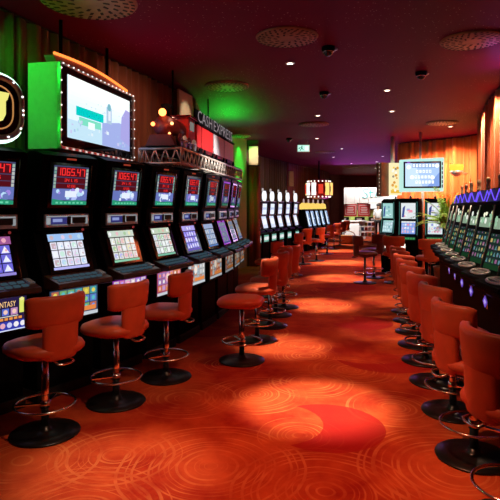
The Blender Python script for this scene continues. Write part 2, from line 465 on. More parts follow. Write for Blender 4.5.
def smooth_path(pts, step=.03):
    P = [Vector((x, y)) for x, y in pts]; P = [P[0] * 2 - P[1]] + P + [P[-1] * 2 - P[-2]]
    out = []
    for i in range(1, len(P) - 2):
        p0, p1, p2, p3 = P[i - 1:i + 3]; n = max(2, int((p2 - p1).length / step))
        for k in range(n):
            t = k / n
            out.append(.5 * ((2 * p1) + (p2 - p0) * t + (2 * p0 - 5 * p1 + 4 * p2 - p3) * t * t + (3 * p1 - p0 - 3 * p2 + p3) * t ** 3))
    out.append(P[-2]); return out
def curtain(path, label, m, amp, wl, z0=.01, z1=H - .03, seed=1, step=.02, side=1):
    pts = smooth_path(path, step); r = random.Random(seed); mb = MB()
    ph = 0; vs = []; rows = [z0, z0 + (z1 - z0) * .5, z1 - .35, z1]
    offs = []
    wv = wl
    for i, p in enumerate(pts):
        a = pts[max(0, i - 1)]; b = pts[min(len(pts) - 1, i + 1)]
        t = (b - a).normalized(); n = Vector((-t.y, t.x))
        if i: ph += (p - pts[i - 1]).length * 2 * PI / wv
        wv = wl * (1 + .35 * math.sin(i * .013 * 20 * step / .02 + seed))
        offs.append((p, n, amp * (.7 * math.sin(ph) + .3 * math.sin(ph * .47 + seed) + .2 * math.sin(ph * 2.1 + 2 * seed))))
    nR = len(rows)
    for (p, n, d) in offs:
        for j, z in enumerate(rows):
            k = (1.1, 1., .85, .7)[j]; q = p + n * d * k
            vs.append((q.x, q.y, z))
    M = len(offs)
    fs = [(i * nR + j, (i + 1) * nR + j, (i + 1) * nR + j + 1, i * nR + j + 1) for i in range(M - 1) for j in range(nR - 1)]
    root = thing('curtain', label, 'curtain', (0, 0, 0))
    mb.add(vs, fs, m, True); o = mb.build('curtain_fabric', root, recalc=False)
    sd = o.modifiers.new('thickness', 'SOLIDIFY'); sd.thickness = .006; sd.offset = 0
    MB().tube([(p.x, p.y, z1 + .012) for p in pts[::6] + [pts[-1]]], .011, BLACKM, 6).build('curtain_rail', root)
    return root
def offset_path(path, d):
    out = []
    for i, p in enumerate(path):
        a = Vector(path[max(0, i - 1)]); b = Vector(path[min(len(path) - 1, i + 1)])
        t = (b - a).normalized(); out.append((p[0] - t.y * d, p[1] + t.x * d))
    return out
def wall(path, d, th, name, m, z0=0, z1=H):
    a = offset_path(path, d); b = offset_path(path, d + th)
    mb = MB()
    for i in range(len(a) - 1):
        mb.vprism([a[i], a[i + 1], b[i + 1], b[i]], z0, z1, m)
    return struct(mb, name)

PLAS = pmat('dark_red_plaster', (.10, .022, .016), .7, noise=.15, nscale=3)
PLASG = pmat('pale_plaster', (.30, .31, .27), .7, noise=.1, nscale=3)
Lpath = [(-3.5, .4), (-3.05, 2.2), (-2.62, 3.75), (-2.24, 4.66), (-2.02, 5.29), (-1.58, 6.59), (-1.2, 7.7), (-1.0, 8.4)]
curtain(Lpath, 'brown red pleated curtain behind the jackpot slot machines and truss', CUR_DARK, .05, .17, seed=2)
Lw = Lpath + [(-.92, 9.7), (-.95, 11.8), (-.22, 13.7)]
wall([(-3.7, -2)] + Lw[:-3], .16, .1, 'wall_left', PLAS)
wall([(-1.1, 8.5), (-.98, 9.7), (-.95, 11.8), (-.09, 13.88)], .0, .1, 'wall_niche', PLASG)
# cream and brown panels on the end of the curtain wall
tag(MB().obox((-1.0, 8.0, 2.99), (.073, .26, 0), (-.015, .004, 0), (0, 0, .37), CREAM).build('wall_panel', bevel=.004),
    'cream upright wall panel at ceiling above the toy train', 'wall panel')
mb = MB(); pr = [(0, -.38), (1.15, -.38), (1.15, -.1), (1.0, .12), (.75, .28), (.4, .37), (0, .38)]
tag(mb.fprism((-.93, 8.5, 2.98), (.02, 1, 0), (0, 0, 1), pr, .04, BROWNP).build('wall_panel', bevel=.004),
    'dark brown panel with curved top beside the cream panel', 'wall panel')
# column between the two banks
struct(MB().box(-.2, .22, 14.0, 14.6, 0, H, PLAS), 'wall_pier')
tag(MB().box(-.03, .22, 13.96, 13.995, 2.72, 3.23, CREAM).build('wall_panel', bevel=.005),
    'cream square panel high on the pier past the truss', 'wall panel')
curtain([(-.02, 13.93), (.1, 13.93), (.20, 13.93), (.26, 14.1), (.26, 14.5)], 'dark red drape hanging on pier under cream square panel', CUR_RUST, .025, .13, z1=2.7, seed=5)
Opath = [(-.45, 14.9), (-.2, 16.2), (.35, 18.2), (1.4, 20.6)]
curtain(Opath, 'olive brown curtain behind the oval topped slot machines', CUR_OLIVE, .05, .25, seed=4)
Rpath = [(1.48, 20.75), (1.95, 21.9), (3.0, 24.2), (4.1, 27.0)]
curtain(Rpath, 'rust red curtain behind the carousel sign machines', CUR_RUST, .05, .3, seed=9)
wall([(-.75, 14.4), (-.7, 15.0), (-.45, 16.2), (.1, 18.3), (1.2, 20.8), (1.75, 22.1), (2.75, 24.3), (4.0, 27.4), (4.6, 30.2)], .1, .1, 'wall_far_left', PLAS)
tag(MB().obox((1.63, 20.6, 2.72), (.09, .03, 0), (-.01, .03, 0), (0, 0, .3), CREAM).build('wall_panel', bevel=.004),
    'narrow cream upright strip between olive and rust curtains', 'wall panel')
struct(MB().box(4.45, 5.28, 29.2, 30, 0, H, PLAS), 'wall_pillar')
struct(MB().box(5.28, 12.5, 29.9, 30.1, 2.72, H, PLAS), 'wall_header')
# right curtains
Rn = [(2.35, .6), (2.6, 2.6), (2.95, 4.5), (3.35, 6.2), (3.78, 7.9), (4.25, 9.4), (4.62, 10.4), (5.0, 10.9)]
curtain(Rn[::-1], 'red orange curtain behind the row of blue neon machines', CUR_REDOR, .07, .26, seed=3)
Rf = [(5.1, 11.1), (5.55, 12.0), (5.6, 12.75), (5.3, 13.3), (4.8, 13.9), (4.28, 14.45), (4.25, 14.9)]
curtain(Rf[::-1], 'bright orange curtain behind the pale framed screen and palm', CUR_ORANGE, .095, .27, seed=8)
wall([(2.4, -2), (2.4, .6), (2.6, 2.6), (2.95, 4.5), (3.35, 6.2), (3.78, 7.9), (4.25, 9.4), (4.75, 10.5), (5.2, 11.0), (5.65, 11.9), (5.75, 12.85), (5.4, 13.5), (4.85, 14.1), (4.45, 14.6), (4.6, 15.2), (9.6, 29.9), (12.5, 30)], -.2, -.1, 'wall_right', PLAS)
struct(MB().box(-5, 4, -2.1, -2, 0, H, PLAS), 'wall_back')

# ------------------------------------------------------------------ stools
def make_stool(label, group, lea):
    t = thing('bar_stool', label, 'stool', (0, 0, 0), 0, group)
    MB().lathe([(.235, 0), (.24, .006), (.235, .013), (.14, .020), (.06, .026), (.042, .038), (.036, .06)], BASEM, 36).build('base', t)
    MB().lathe([(.028, .05), (.028, .42), (.022, .425), (.022, .57)], CHROME, 16).build('post', t)
    MB().tube([(.205 * math.cos(a), .205 * math.sin(a), .21) for a in [2 * PI * i / 40 for i in range(40)]], .009, CHROME, 8, True).build('footrest_ring', t)
    mb = MB()
    for a in (-PI / 2 - .9, -PI / 2 + .9):
        d = Vector((math.cos(a), math.sin(a), 0)); w = Vector((-d.y, d.x, 0))
        mb.obox(d * .11 + Vector((0, 0, .21)), d * .095, w * .016, (0, 0, .004), CHROME)
    mb.lathe([(.036, .185), (.036, .235)], CHROME, 16)
    mb.build('footrest_bracket', t)
    mb = MB(); mb.lathe([(.001, .672), (.12, .670), (.20, .664), (.235, .650), (.25, .625), (.247, .60), (.225, .578), (.15, .565), (.001, .562)], lea, 36, (0, -.01, 0), True, 3.2, (1, .94))
    mb.build('seat', t)
    MB().lathe([(.05, .535), (.11, .55), (.11, .566)], BLACKM, 20).build('seat_mount', t)
    MB().arcslab(.26, .066, -.92, .92, .785, 1.0, lea, .08, 18, .5, -.05).build('backrest', t)
    MB().arcslab(.27, .040, -.50, .50, .56, .84, lea, .04, 12, .35, -.06).build('back_support', t)
    MB().tube([(-.06, .18, .565), (-.06, .255, .545), (-.03, .265, .54), (.03, .265, .54), (.06, .255, .545), (.06, .18, .565)], .008, CHROME, 8).build('handle_loop', t)
    return t
stool0 = None; stoolD = None
def stool(x, y, bx, by, label, group, dark=False, back=True):
    """bx, by: the side the backrest is on"""
    global stool0, stoolD
    rz = face(-bx, -by)
    src = stoolD if dark else stool0
    if src is None:
        o = make_stool(label, group, LEATHERD if dark else LEATHER); o.location = (x, y, 0); o.rotation_euler = (0, 0, rz)
        if dark: stoolD = o
        else: stool0 = o
        return o
    return dup(src, (x, y, 0), rz, label, group, () if back else ('backrest', 'back_support'))
G1 = 'red stools at the jackpot slot machines'
stool(-1.45, 3.68, .80, -.60, 'red leather bar stool in front of the machine under the round emblem', G1)
stool(-1.10, 4.27, .88, -.48, 'red leather bar stool in front of the machine under the big hanging screen', G1)
stool(-.79, 4.89, .97, -.25, 'red leather bar stool side on, third along the jackpot row from the emblem', G1)
stool(-.085, 5.42, .9, -.2, 'backless red leather stool standing out on the carpet before the jackpot row', G1, back=False)
stool(.085, 6.25, .95, -.3, 'red stool right behind the backless stool, its wide seat showing', G1)
stool(.27, 7.0, .9, -.45, 'red stool second behind the backless stool along the aisle', G1)
stool(.38, 7.7, .92, -.4, 'red stool third behind the backless stool along the aisle', G1)
stool(.54, 8.3, .7, -.7, 'red stool fourth behind the backless stool, by the pier', G1)
stool(.35, 9.3, .9, -.4, 'red stool standing in front of the dark red drape on the pier', G1)
G2 = 'red stools at the blue neon slot machines'
on = ['first', 'second', 'third', 'fourth', 'fifth', 'sixth', 'seventh', 'eighth', 'ninth', 'tenth']
RS = [(1.33, 2.6), (1.434, 3.33), (1.585, 4.06), (1.70, 4.75), (1.82, 5.4), (1.955, 6.02), (2.10, 6.65), (2.25, 7.3), (2.40, 7.95)]
for i, (x, y) in enumerate(RS):
    lab = 'red leather bar stool in the blue neon row, %s behind its cropped front stool' % on[i - 1] if i else 'red leather bar stool at the blue neon row front, cut off by the picture edge'
    stool(x, y, -.97, -.20 + .05 * (i % 3), lab, G2)
G3 = 'stools at the oval and carousel machines'
for i, (px, y) in enumerate([(303, 14.6), (316.5, 15.4), (327, 17.7), (334, 19.6), (340, 21.6), (344, 23.4)]):
    stool((px - 250) / F * y, y, .75, -.65, 'red stool %s of six along the oval topped machines towards the bar' % on[i], G3)
stool(1.0, 12.2, .9, -.4, 'red stool between the pier drape and the oval topped machines', G3)
G4 = 'stools at the machines under the pale framed screen'
stool(2.42, 10.95, -.75, -.1, 'dark brown stool standing out in the aisle, side on, before the bar counter', G4, True)
stool(2.80, 11.75, .6, -.8, 'dark brown stool beside the side on brown stool, closer to the dual screen machines', G4, True)
stool(3.06, 10.95, -.5, -.85, 'red stool with chrome post in front of the middle dual screen machine', G4)
stool(3.45, 10.0, -.15, -1, 'red stool seen squarely from behind before the machine by the palm', G4)

# ------------------------------------------------------------------ slot machines
PAL = [((.10, .08, .45), (.16, .14, .70), ((.95, .9, .95), (.8, .85, 1), (.85, .4, .5), (.4, .3, .9)), (.35, .1, .3), (.3, .25, .7)),
       ((.55, .62, .85), (.80, .82, .95), ((.9, .95, 1), (.75, .6, .8), (.5, .7, .9), (.6, .45, .5), (.6, .85, .75)), (.35, .55, .9), (.5, .5, .95)),
       ((.45, .55, .5), (.75, .78, .72), ((.9, .9, .95), (.4, .6, .35), (.85, .5, .55), (.5, .5, .85), (.85, .8, .5)), (.6, .7, .6), (.25, .6, .4)),
       ((.5, .55, .5), (.78, .82, .8), ((.9, .95, .95), (.4, .65, .4), (.8, .45, .4), (.55, .6, .8)), (.55, .65, .5), (.2, .5, .35)),
       ((.10, .08, .5), (.25, .22, .8), ((.7, .7, 1), (.5, .4, .95), (.85, .8, 1)), (.4, .35, .8), (.15, .1, .5)),
       ((.2, .35, .7), (.5, .65, .95), ((.85, .9, 1), (.4, .55, .95), (.7, .75, .9)), (.5, .6, .9), (.15, .3, .7))]
def make_bank_a(label, i, group):
    global SK
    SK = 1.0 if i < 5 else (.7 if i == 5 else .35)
    t = thing('slot_machine', label, 'slot machine', (0, 0, 0), 0, group)
    W = .29
    prof = [(.50, .0), (.50, 1.98), (.45, 2.06), (.14, 2.07), (.03, 2.03), (.085, 1.60), (.10, 1.575), (.10, 1.41), (.155, 1.40), (.03, 1.045), (.03, .93), (.0, .91), (.02, .62), (.10, .58), (.10, .0)]
    MB().prism(prof, -W, W, BLACK).build('cabinet', t, .008)
    # picture glass in the top box
    V = Vector((0, -.046, .36)).normalized()
    mb = MB(); mb.obox(Vector((0, .060, 1.785)), (.22, 0, 0), V * .195, Vector((0, -V.z, V.y)) * .012, GLASS); mb.build('top_bezel', t, .006)
    mb = MB(); top_screen(mb, Vector((0, .060, 1.785)) + V * -.165 + Vector((-.18, -V.z * .0135, V.y * .0135)), V, .36, .33, i, ('1065.47', '341.15', '12.06')); mb.build('jackpot_screen', t, recalc=False)
    # metal strip with reader and ticket slots
    mb = MB(); mb.box(-.23, .23, .085, .105, 1.43, 1.54, STEEL); mb.build('reader_plate', t, .003)
    s_mb = MB(); s = Scr(s_mb, (-.17, .083, 1.455), (1, 0, 0), (0, 0, 1), .16, .06); s.back(em(.03, .03, .16, SK), .002)
    s.rect(.1, .3, .7, .75, em(.25, .3, .6, SK))
    s = Scr(s_mb, (-.215, .083, 1.445), (1, 0, 0), (0, 0, 1), .43, .08)
    for a0, a1, b0, b1, q in ((0, 1, .86, 1, .35), (.0, .09, .1, .8, .4), (.52, .60, .15, .8, .45), (.62, .64, .1, .8, .3), (.93, 1, .1, .8, .35), (.12, .5, .0, .08, .25)): s.rect(a0, b0, a1, b1, em(.75, .8, .85, q))  # pale strips glow to stand in for light on the steel plate
    s_mb.build('reader_display', t, recalc=False)
    MB().box(.05, .19, .078, .09, 1.46, 1.51, BLACKM).box(-.005, .03, .078, .09, 1.45, 1.52, BLACKM).build('bill_slot', t, .003)
    # lower screen
    V = Vector((0, .11, .33)).normalized()
    mb = MB(); O = Vector((-.22, .035, 1.05))
    mb.obox(Vector((0, .085, 1.225)), (.225, 0, 0), V * .19, Vector((0, -V.z, V.y)) * .012, GLASS); mb.build('screen_bezel', t, .005)
    mb = MB(); reel_screen(mb, Vector((-.185, .0225, 1.075)), V, .37, .31, 40 + i, PAL[min(i, 5)], rows=3 if i else 3, cols=4 if i == 0 else 5); mb.build('game_screen', t, recalc=False)
    # button deck
    MB().prism([(.06, .93), (-.15, .935), (-.165, .95), (-.16, .985), (.04, 1.045)], -.28, .28, pmat('deck_brown', (.05, .018, .012), .3, noise=.3) if i == 0 else bpy.data.materials['deck_brown']).build('button_deck', t, .006)
    mb = MB(); sl = Vector((0, .2, .06)).normalized(); nn = Vector((0, -sl.z, sl.y))
    for r_ in range(2):
        for k in range(7):
            c = Vector((-.22 + k * .066, -.105 + r_ * .06, 1.003 + r_ * .018))
            mb.obox(c, (.024, 0, 0), sl * .017, nn * .008, em(.06, .12, .16, .5))
    mb.obox((.245, -.05, 1.022), (.025, 0, 0), sl * .045, nn * .010, STEEL)
    mb.build('button_rows', t, .003)
    # belly glass and its frame
    V = Vector((0, -.02, .28)).normalized()
    MB().box(-.275, .275, -.004, .02, .64, .925, BLACK).build('belly_frame', t, .006)
    mb = MB(); belly_screen(mb, Vector((-.25, -.0055, .66)), (0, 0, 1), .50, .25, 70 + i, [0, 1, 2, 3, 4, 5][min(i, 5)]); mb.build('belly_glass', t, recalc=False)
    MB().box(-.30, .30, .08, .51, 0, .09, BLACKM).build('plinth', t, .006)
    MB().box(-.05, .05, .03, .05, 2.0, 2.015, em(.5, .06, .03, .6)).build('top_lamp', t)
    MB().lathe([(.02, 1.55), (.02, 1.56)], BLACKM, 8).v and MB().ball((.17, .095, 1.40), .012, em(.5, .05, .05, .4), 8).build('lamp_button', t)
    return t
Apos = [(-1.945, 3.90), (-1.55, 4.47), (-1.22, 5.07), (-.94, 5.70), (-.71, 6.36), (-.52, 7.02), (-.37, 7.70), (-.27, 8.37), (-.20, 9.05)]
GA = 'black jackpot slot machines along the curtain'
Alab = ['black jackpot slot machine with purple reels, standing under the round emblem',
        'black jackpot slot machine with white reels, under the big hanging screen',
        'black jackpot slot machine between the big hanging screen and the truss',
        'black jackpot slot machine under the front corner of the white truss',
        'black jackpot slot machine with deep blue reels under the white truss',
        'black jackpot slot machine with pale blue reels under the white truss',
        'black jackpot slot machine under the truss, third from its far end',
        'black jackpot slot machine under the truss, second from its far end',
        'black jackpot slot machine at the far end of the truss by the green wall']
for i, (x, y) in enumerate(Apos):
    a = Vector(Apos[max(0, i - 1)]); b = Vector(Apos[min(8, i + 1)]); d = (b - a).normalized(); n = Vector((d.y, -d.x))
    o = make_bank_a(Alab[i], i, GA); o.location = (x + n.x * .06, y + n.y * .06, 0); o.rotation_euler = (0, 0, face(n.x, n.y))

def make_bank_b(label, group, seed):
    global SK
    SK = 1.0
    t = thing('slot_machine', label, 'slot machine', (0, 0, 0), 0, group); r = random.Random(seed)
    W = .285
    MB().prism([(.55, 0), (.55, 1.66), (.22, 1.66), (.18, 1.62), (.145, 1.36), (.05, .99), (-.10, .96), (-.14, .93), (-.14, .88), (.0, .80), (.03, .12), (.08, .0)], -W, W, BLACK).build('cabinet', t, .008)
    V = Vector((0, .04, .24)).normalized(); mb = MB()
    s = Scr(mb, (-.19, .145, 1.385), (1, 0, 0), V, .38, .225); s.back(em(.35, .5, .35, .7 * SK))
    for k in range(14):
        s.disc(r.uniform(.1, .9), r.uniform(.12, .88), r.uniform(.05, .16), em(*r.choice(((.7, .85, .6), (.3, .55, .35), (.85, .9, .8), (.6, .6, .25), (.2, .4, .4), (.95, .95, .7))), 1.0 * SK), 1 + .1 * k, 8)
    mb.build('top_screen', t, recalc=False)
    V = Vector((0, .095, .37)).normalized(); mb = MB()
    reel_screen(mb, (-.2, .0475, 1.005), V, .40, .345, seed, ((.006, .016, .014), (.012, .028, .024), ((.12, .22, .14), (.5, .36, .12), (.10, .25, .30), (.28, .10, .22), (.05, .2, .08)), (.012, .03, .03), (.005, .035, .012)), 5, 4, .08, .14)
    mb.build('game_screen', t, recalc=False)
    for sx in (-1, 1):
        MB().tube([(sx * .225, .035, 1.0), (sx * .225, .125, 1.36), (sx * .225, .175, 1.62)], .008, STEEL, 8).build('side_trim', t)
    MB().prism([(.06, .955), (-.13, .905), (-.15, .92), (-.145, .955), (.05, 1.0)], -.27, .27, BLACK).build('button_deck', t, .006)
    nn = Vector((0, -.045, .195)).normalized(); sl = Vector((0, .195, .045)).normalized()
    mb = MB(); P = []
    for i in range(24):
        a = 2 * PI * i / 24; P.append(Vector((0, -.05, .984)) + Vector((1, 0, 0)) * .17 * math.cos(a) + sl * .06 * math.sin(a))
    mb.tube(P, .014, STEEL, 8, True)
    for k in range(5): mb.obox(Vector((-.10 + k * .05, -.05, .984)), (.018, 0, 0), sl * .02, nn * .008, STEEL)
    mb.build('oval_button_panel', t)
    mb = MB(); s = Scr(mb, (-.06, -.002, .64), (1, 0, 0), (0, 0, 1), .12, .12); s.poly([(.5, 0), (1, .5), (.5, 1), (0, .5)], em(.18, .09, .6, .9), 3); s.poly([(.5, .25), (.75, .5), (.5, .75), (.25, .5)], em(.5, .4, .9, .9), 4)
    mb.add([s.p(a, b, 0) for a, b in ((0, 0), (1, 0), (1, 1), (0, 1))], [(0, 1, 2, 3)], GLASS)
    mb.build('belly_emblem', t, recalc=False)
    # pointed topper edged in blue neon, with lamp
    tp = [(-.27, 0), (.27, 0), (.25, .10), (.12, .27), (.05, .20), (-.05, .20), (-.12, .27), (-.25, .10)]
    tp = [(-.26, 0), (.26, 0), (.24, .07), (.14, .15), (-.14, .15), (-.24, .07)]
    MB().fprism((0, .36, 1.655), (1, 0, 0), (0, 0, 1), tp, .10, pmat('topper_blue', (.012, .01, .09), .3, noise=.2) if 'topper_blue' not in bpy.data.materials else bpy.data.materials['topper_blue']).build('topper', t, .006)
    z = 1.655; yy = .245
    MB().tube([(-.25, yy, z + .0), (-.15, yy, z + .10), (-.12, yy, z + .135), (-.09, yy, z + .10), (-.02, yy, z + .02), (.02, yy, z + .02), (.09, yy, z + .10), (.12, yy, z + .135), (.15, yy, z + .10), (.25, yy, z + .0)], .006, em(.16, .08, 1., 1.3), 6).build('neon_outline', t)
    MB().lathe([(.026, 1.83), (.026, 1.87), (.022, 1.875), (.022, 1.93), (.026, 1.935), (.024, 1.97), (.012, 1.985)], pmat('lamp_smoke', (.42, .32, .20), .4, noise=.2) if 'lamp_smoke' not in bpy.data.materials else bpy.data.materials['lamp_smoke'], 14, (0, .30, -.03)).build('signal_lamp', t)
    return t
GB = 'black slot machines with blue neon toppers'
Bpos = [(2.06, 4.33), (2.19, 4.95), (2.32, 5.57), (2.48, 6.2), (2.65, 6.83), (2.81, 7.45), (2.99, 8.05), (3.17, 8.65)]
Bc = ['black slot machine with blue neon topper, cut off by the picture edge'] + ['black slot machine with blue neon topper, %s counted from the cropped machine' % on[k] for k in range(1, 7)] + ['black slot machine with blue neon topper at the row end, beside the palm']
for i, (x, y) in enumerate(Bpos):
    n = Vector((-.985, .08)).normalized()
    o = make_bank_b(Bc[i], GB, 200 + i); o.location = (x - n.x * .05, y - n.y * .05, 0); o.rotation_euler = (0, 0, face(n.x, n.y))

def make_bank_c(label, group, seed, pal):
    t = thing('slot_machine', label, 'slot machine', (0, 0, 0), 0, group); r = random.Random(seed)
    W = .225
    MB().prism([(.5, 0), (.5, 1.72), (.42, 1.80), (.12, 1.80), (.04, 1.74), (.03, 1.31), (.06, 1.29), (.0, .97), (-.10, .93), (-.12, .87), (.0, .80), (.04, 0)], -W, W, BLACK).build('cabinet', t, .012)
    mb = MB(); s = Scr(mb, (-.16, .024, 1.33), (1, 0, 0), (0, 0, 1), .32, .36); s.back(em(*pal[0], SK), .006)
    for k in range(12): s.rect(*(lambda a, b: (a, b, a + r.uniform(.06, .25), b + r.uniform(.05, .16)))(r.uniform(.05, .7), r.uniform(.1, .8)), em(*r.choice(pal[1]), SK), 1 + .1 * k)
    s.poly([(.05, .1), (.2, .1), (.3, .85), (.12, .7)], em(.05, .08, .3, SK), 3)
    mb.build('top_screen', t, recalc=False)
    V = Vector((0, .06, .32)).normalized(); mb = MB()
    reel_screen(mb, (-.155, -.006, .99), V, .31, .29, seed, (pal[2], pal[3], pal[1], pal[0], pal[2]), 5, 3, .12, .05); mb.build('game_screen', t, recalc=False)
    mb = MB()
    for sx in (-1, 1): mb.tube([(sx * .2, -.01, .95), (sx * .2, .035, 1.29), (sx * .195, .022, 1.31), (sx * .195, .022, 1.72)], .008, em(.1, .35, .3, .5), 6)
    mb.build('edge_trim', t)
    mb = MB(); s = Scr(mb, (-.18, -.124, .865), (1, 0, 0), Vector((0, .02, .06)), .36, .06); s.back(em(.02, .12, .04, .8), .01)
    for k in range(6): s.rect(.05 + k * .16, .2, .16 + k * .16, .8, em(.05, .35, .12, .8))
    mb.build('button_panel', t, recalc=False)
    MB().box(-.16, -.06, -.012, .03, .60, .76, em(1, .92, .8, 1.6)).build('ticket_light', t, .004)
    MB().ball((0, .30, 1.83), .03, CHROME, 10).build('signal_lamp', t)
    return t
GC = 'dual screen slot machines under the pale framed screen'
P1 = ((.78, .84, .86), ((.9, .3, .4), (.95, .95, 1), (.3, .4, .8), (.7, .8, .85), (.85, .5, .6)), (.18, .30, .75), (.30, .45, .9))
P2 = ((.78, .84, .86), ((.9, .35, .4), (.95, .95, 1), (.25, .3, .7), (.8, .7, .8)), (.65, .78, .80), (.75, .85, .85))
P3 = ((.35, .65, .62), ((.6, .85, .85), (.2, .45, .5), (.8, .9, .95)), (.3, .5, .55), (.45, .65, .7))
for (px, Y, n, pal, lab) in ((387, 12.6, (-.85, -.52), P3, 'dual screen slot machine turned away, behind the dark brown stools'),
                             (408, 11.8, (-.48, -.88), P1, 'dual screen slot machine with blue lower screen below pale framed screen'),
                             (435, 11.7, (-.36, -.93), P2, 'dual screen slot machine half covered by the palm fronds')):
    o = make_bank_c(lab, GC, int(px), pal); o.location = ((px - 250) / F * Y, Y, 0); o.rotation_euler = (0, 0, face(*n))

def make_bank_d(label, group):
    t = thing('slot_machine', label, 'slot machine', (0, 0, 0), 0, group)
    W = .29
    MB().prism([(.5, 0), (.5, 1.74), (.06, 1.78), (.03, 1.74), (.06, 1.36), (.09, 1.34), (.0, .95), (-.10, .92), (-.12, .86), (.0, .80), (.03, 0)], -W, W, BLACK).build('cabinet', t, .01)
    mb = MB(); s = Scr(mb, (-.24, .022, 1.38), Vector((1, 0, 0)), Vector((0, -.02, .34)), .40, .35); s.O = Vector((-.26, .052, 1.38)); s.back(em(.80, .86, 1, 1.1), .005); s.rect(.05, .4, .95, .6, em(.6, .7, .95, .9)); mb.build('top_screen', t, recalc=False)
    mb = MB(); s = Scr(mb, (-.26, -.006, .97), (1, 0, 0), Vector((0, .085, .36)), .40, .36); s.back(em(.72, .8, 1, 1.0), .005)
    for k in range(4): s.rect(.08 + .23 * k, .3, .24 + .23 * k, .8, em(.95, .97, 1, 1.1))
    mb.build('game_screen', t, recalc=False)
    mb = MB()
    for sx in (-1, 1): mb.tube([(sx * .285, -.005, .96), (sx * .285, .085, 1.34), (sx * .285, .05, 1.37), (sx * .285, .022, 1.75)], .012, STEEL, 6)
    mb.tube([(-.285, .022, 1.765), (.285, .022, 1.765)], .014, STEEL, 6).tube([(-.285, .05, 1.355), (.285, .05, 1.355)], .010, STEEL, 6)
    mb.build('steel_trim', t)
    mb = MB(); s = Scr(mb, (-.2, -.002, .56), (1, 0, 0), (0, 0, 1), .4, .2); s.back(em(.2, .5, .4, .8), .004)
    for k in range(4): s.disc(.14 + k * .24, .5, .3, em(.85, .9, .9, .9))
    mb.build('belly_glass', t, recalc=False)
    mb = MB(); P = [(.13 * math.cos(2 * PI * i / 20), .155 * math.sin(2 * PI * i / 20)) for i in range(20)]
    mb.fprism((0, .10, 1.93), (1, 0, 0), (0, 0, 1), P, .06, em(.92, .95, 1, 1.2)); mb.build('oval_topper', t)
    MB().tube([(0, .1, 1.77), (0, .1, 1.8)], .03, STEEL, 8).build('topper_stem', t)
    MB().lathe([(.025, 2.06), (.03, 2.08), (.03, 2.14), (.012, 2.16)], em(.7, .62, .6, .7), 10, (0, .12, .01)).build('signal_lamp', t)
    return t
GD = 'slot machines with glowing oval toppers'
d0 = None
for k in range(6):
    Y = 14.95 + .66 * k; px = 258.8 + 7.7 * k
    lab = 'slot machine with glowing white oval topper, %s of six counted from the pier' % on[k]
    x = (px - 250) / F * Y; rz = face(.93, -.36)
    if d0 is None: d0 = make_bank_d(lab, GD); d0.location = (x, Y, 0); d0.rotation_euler = (0, 0, rz)
    else: dup(d0, (x, Y, 0), rz, lab, GD)
def make_bank_e(label, group):
    t = thing('slot_machine', label, 'slot machine', (0, 0, 0), 0, group)
    MB().prism([(.5, 0), (.5, 1.5), (.12, 1.52), (.08, 1.46), (-.06, .86), (-.12, .82), (-.12, .76), (.0, .70), (.02, 0)], -.23, .23, BLACK).build('cabinet', t, .01)
    mb = MB(); s = Scr(mb, (-.19, -.055, .90), (1, 0, 0), Vector((0, .125, .55)), .38, .56); s.back(em(.45, .65, .95, .9), .005)
    s.rect(.05, .1, .45, .9, em(.85, .92, 1, 1.1)); s.rect(.55, .1, .9, .45, em(.1, .15, .35, .8), 1); s.rect(.55, .55, .9, .9, em(.15, .25, .5, .8), 1)
    mb.build('game_screen', t, recalc=False)
    mb = MB(); mb.prism([(.32, 1.5), (.32, 1.68), (.22, 1.76), (.12, 1.72), (.08, 1.53)], -.17, .17, em(1, .68, .15, 1.0)); mb.build('yellow_topper', t, .02)
    MB().lathe([(.03, 1.74), (.03, 1.86), (.015, 1.9)], em(.8, .55, .5, .6), 10, (0, .2, 0)).build('signal_lamp', t)
    return t
GE = 'slot machines with yellow toppers under the carousel sign'
e0 = None
for k in range(5):
    Y = 18.9 + .72 * k; px = 309 + 4.6 * k
    lab = 'slot machine with yellow topper under the carousel sign, %s of five towards the bar' % on[k]
    x = (px - 250) / F * Y; rz = face(.93, -.37)
    if e0 is None: e0 = make_bank_e(lab, GE); e0.location = (x, Y, 0); e0.rotation_euler = (0, 0, rz)
    else: dup(e0, (x, Y, 0), rz, lab, GE)

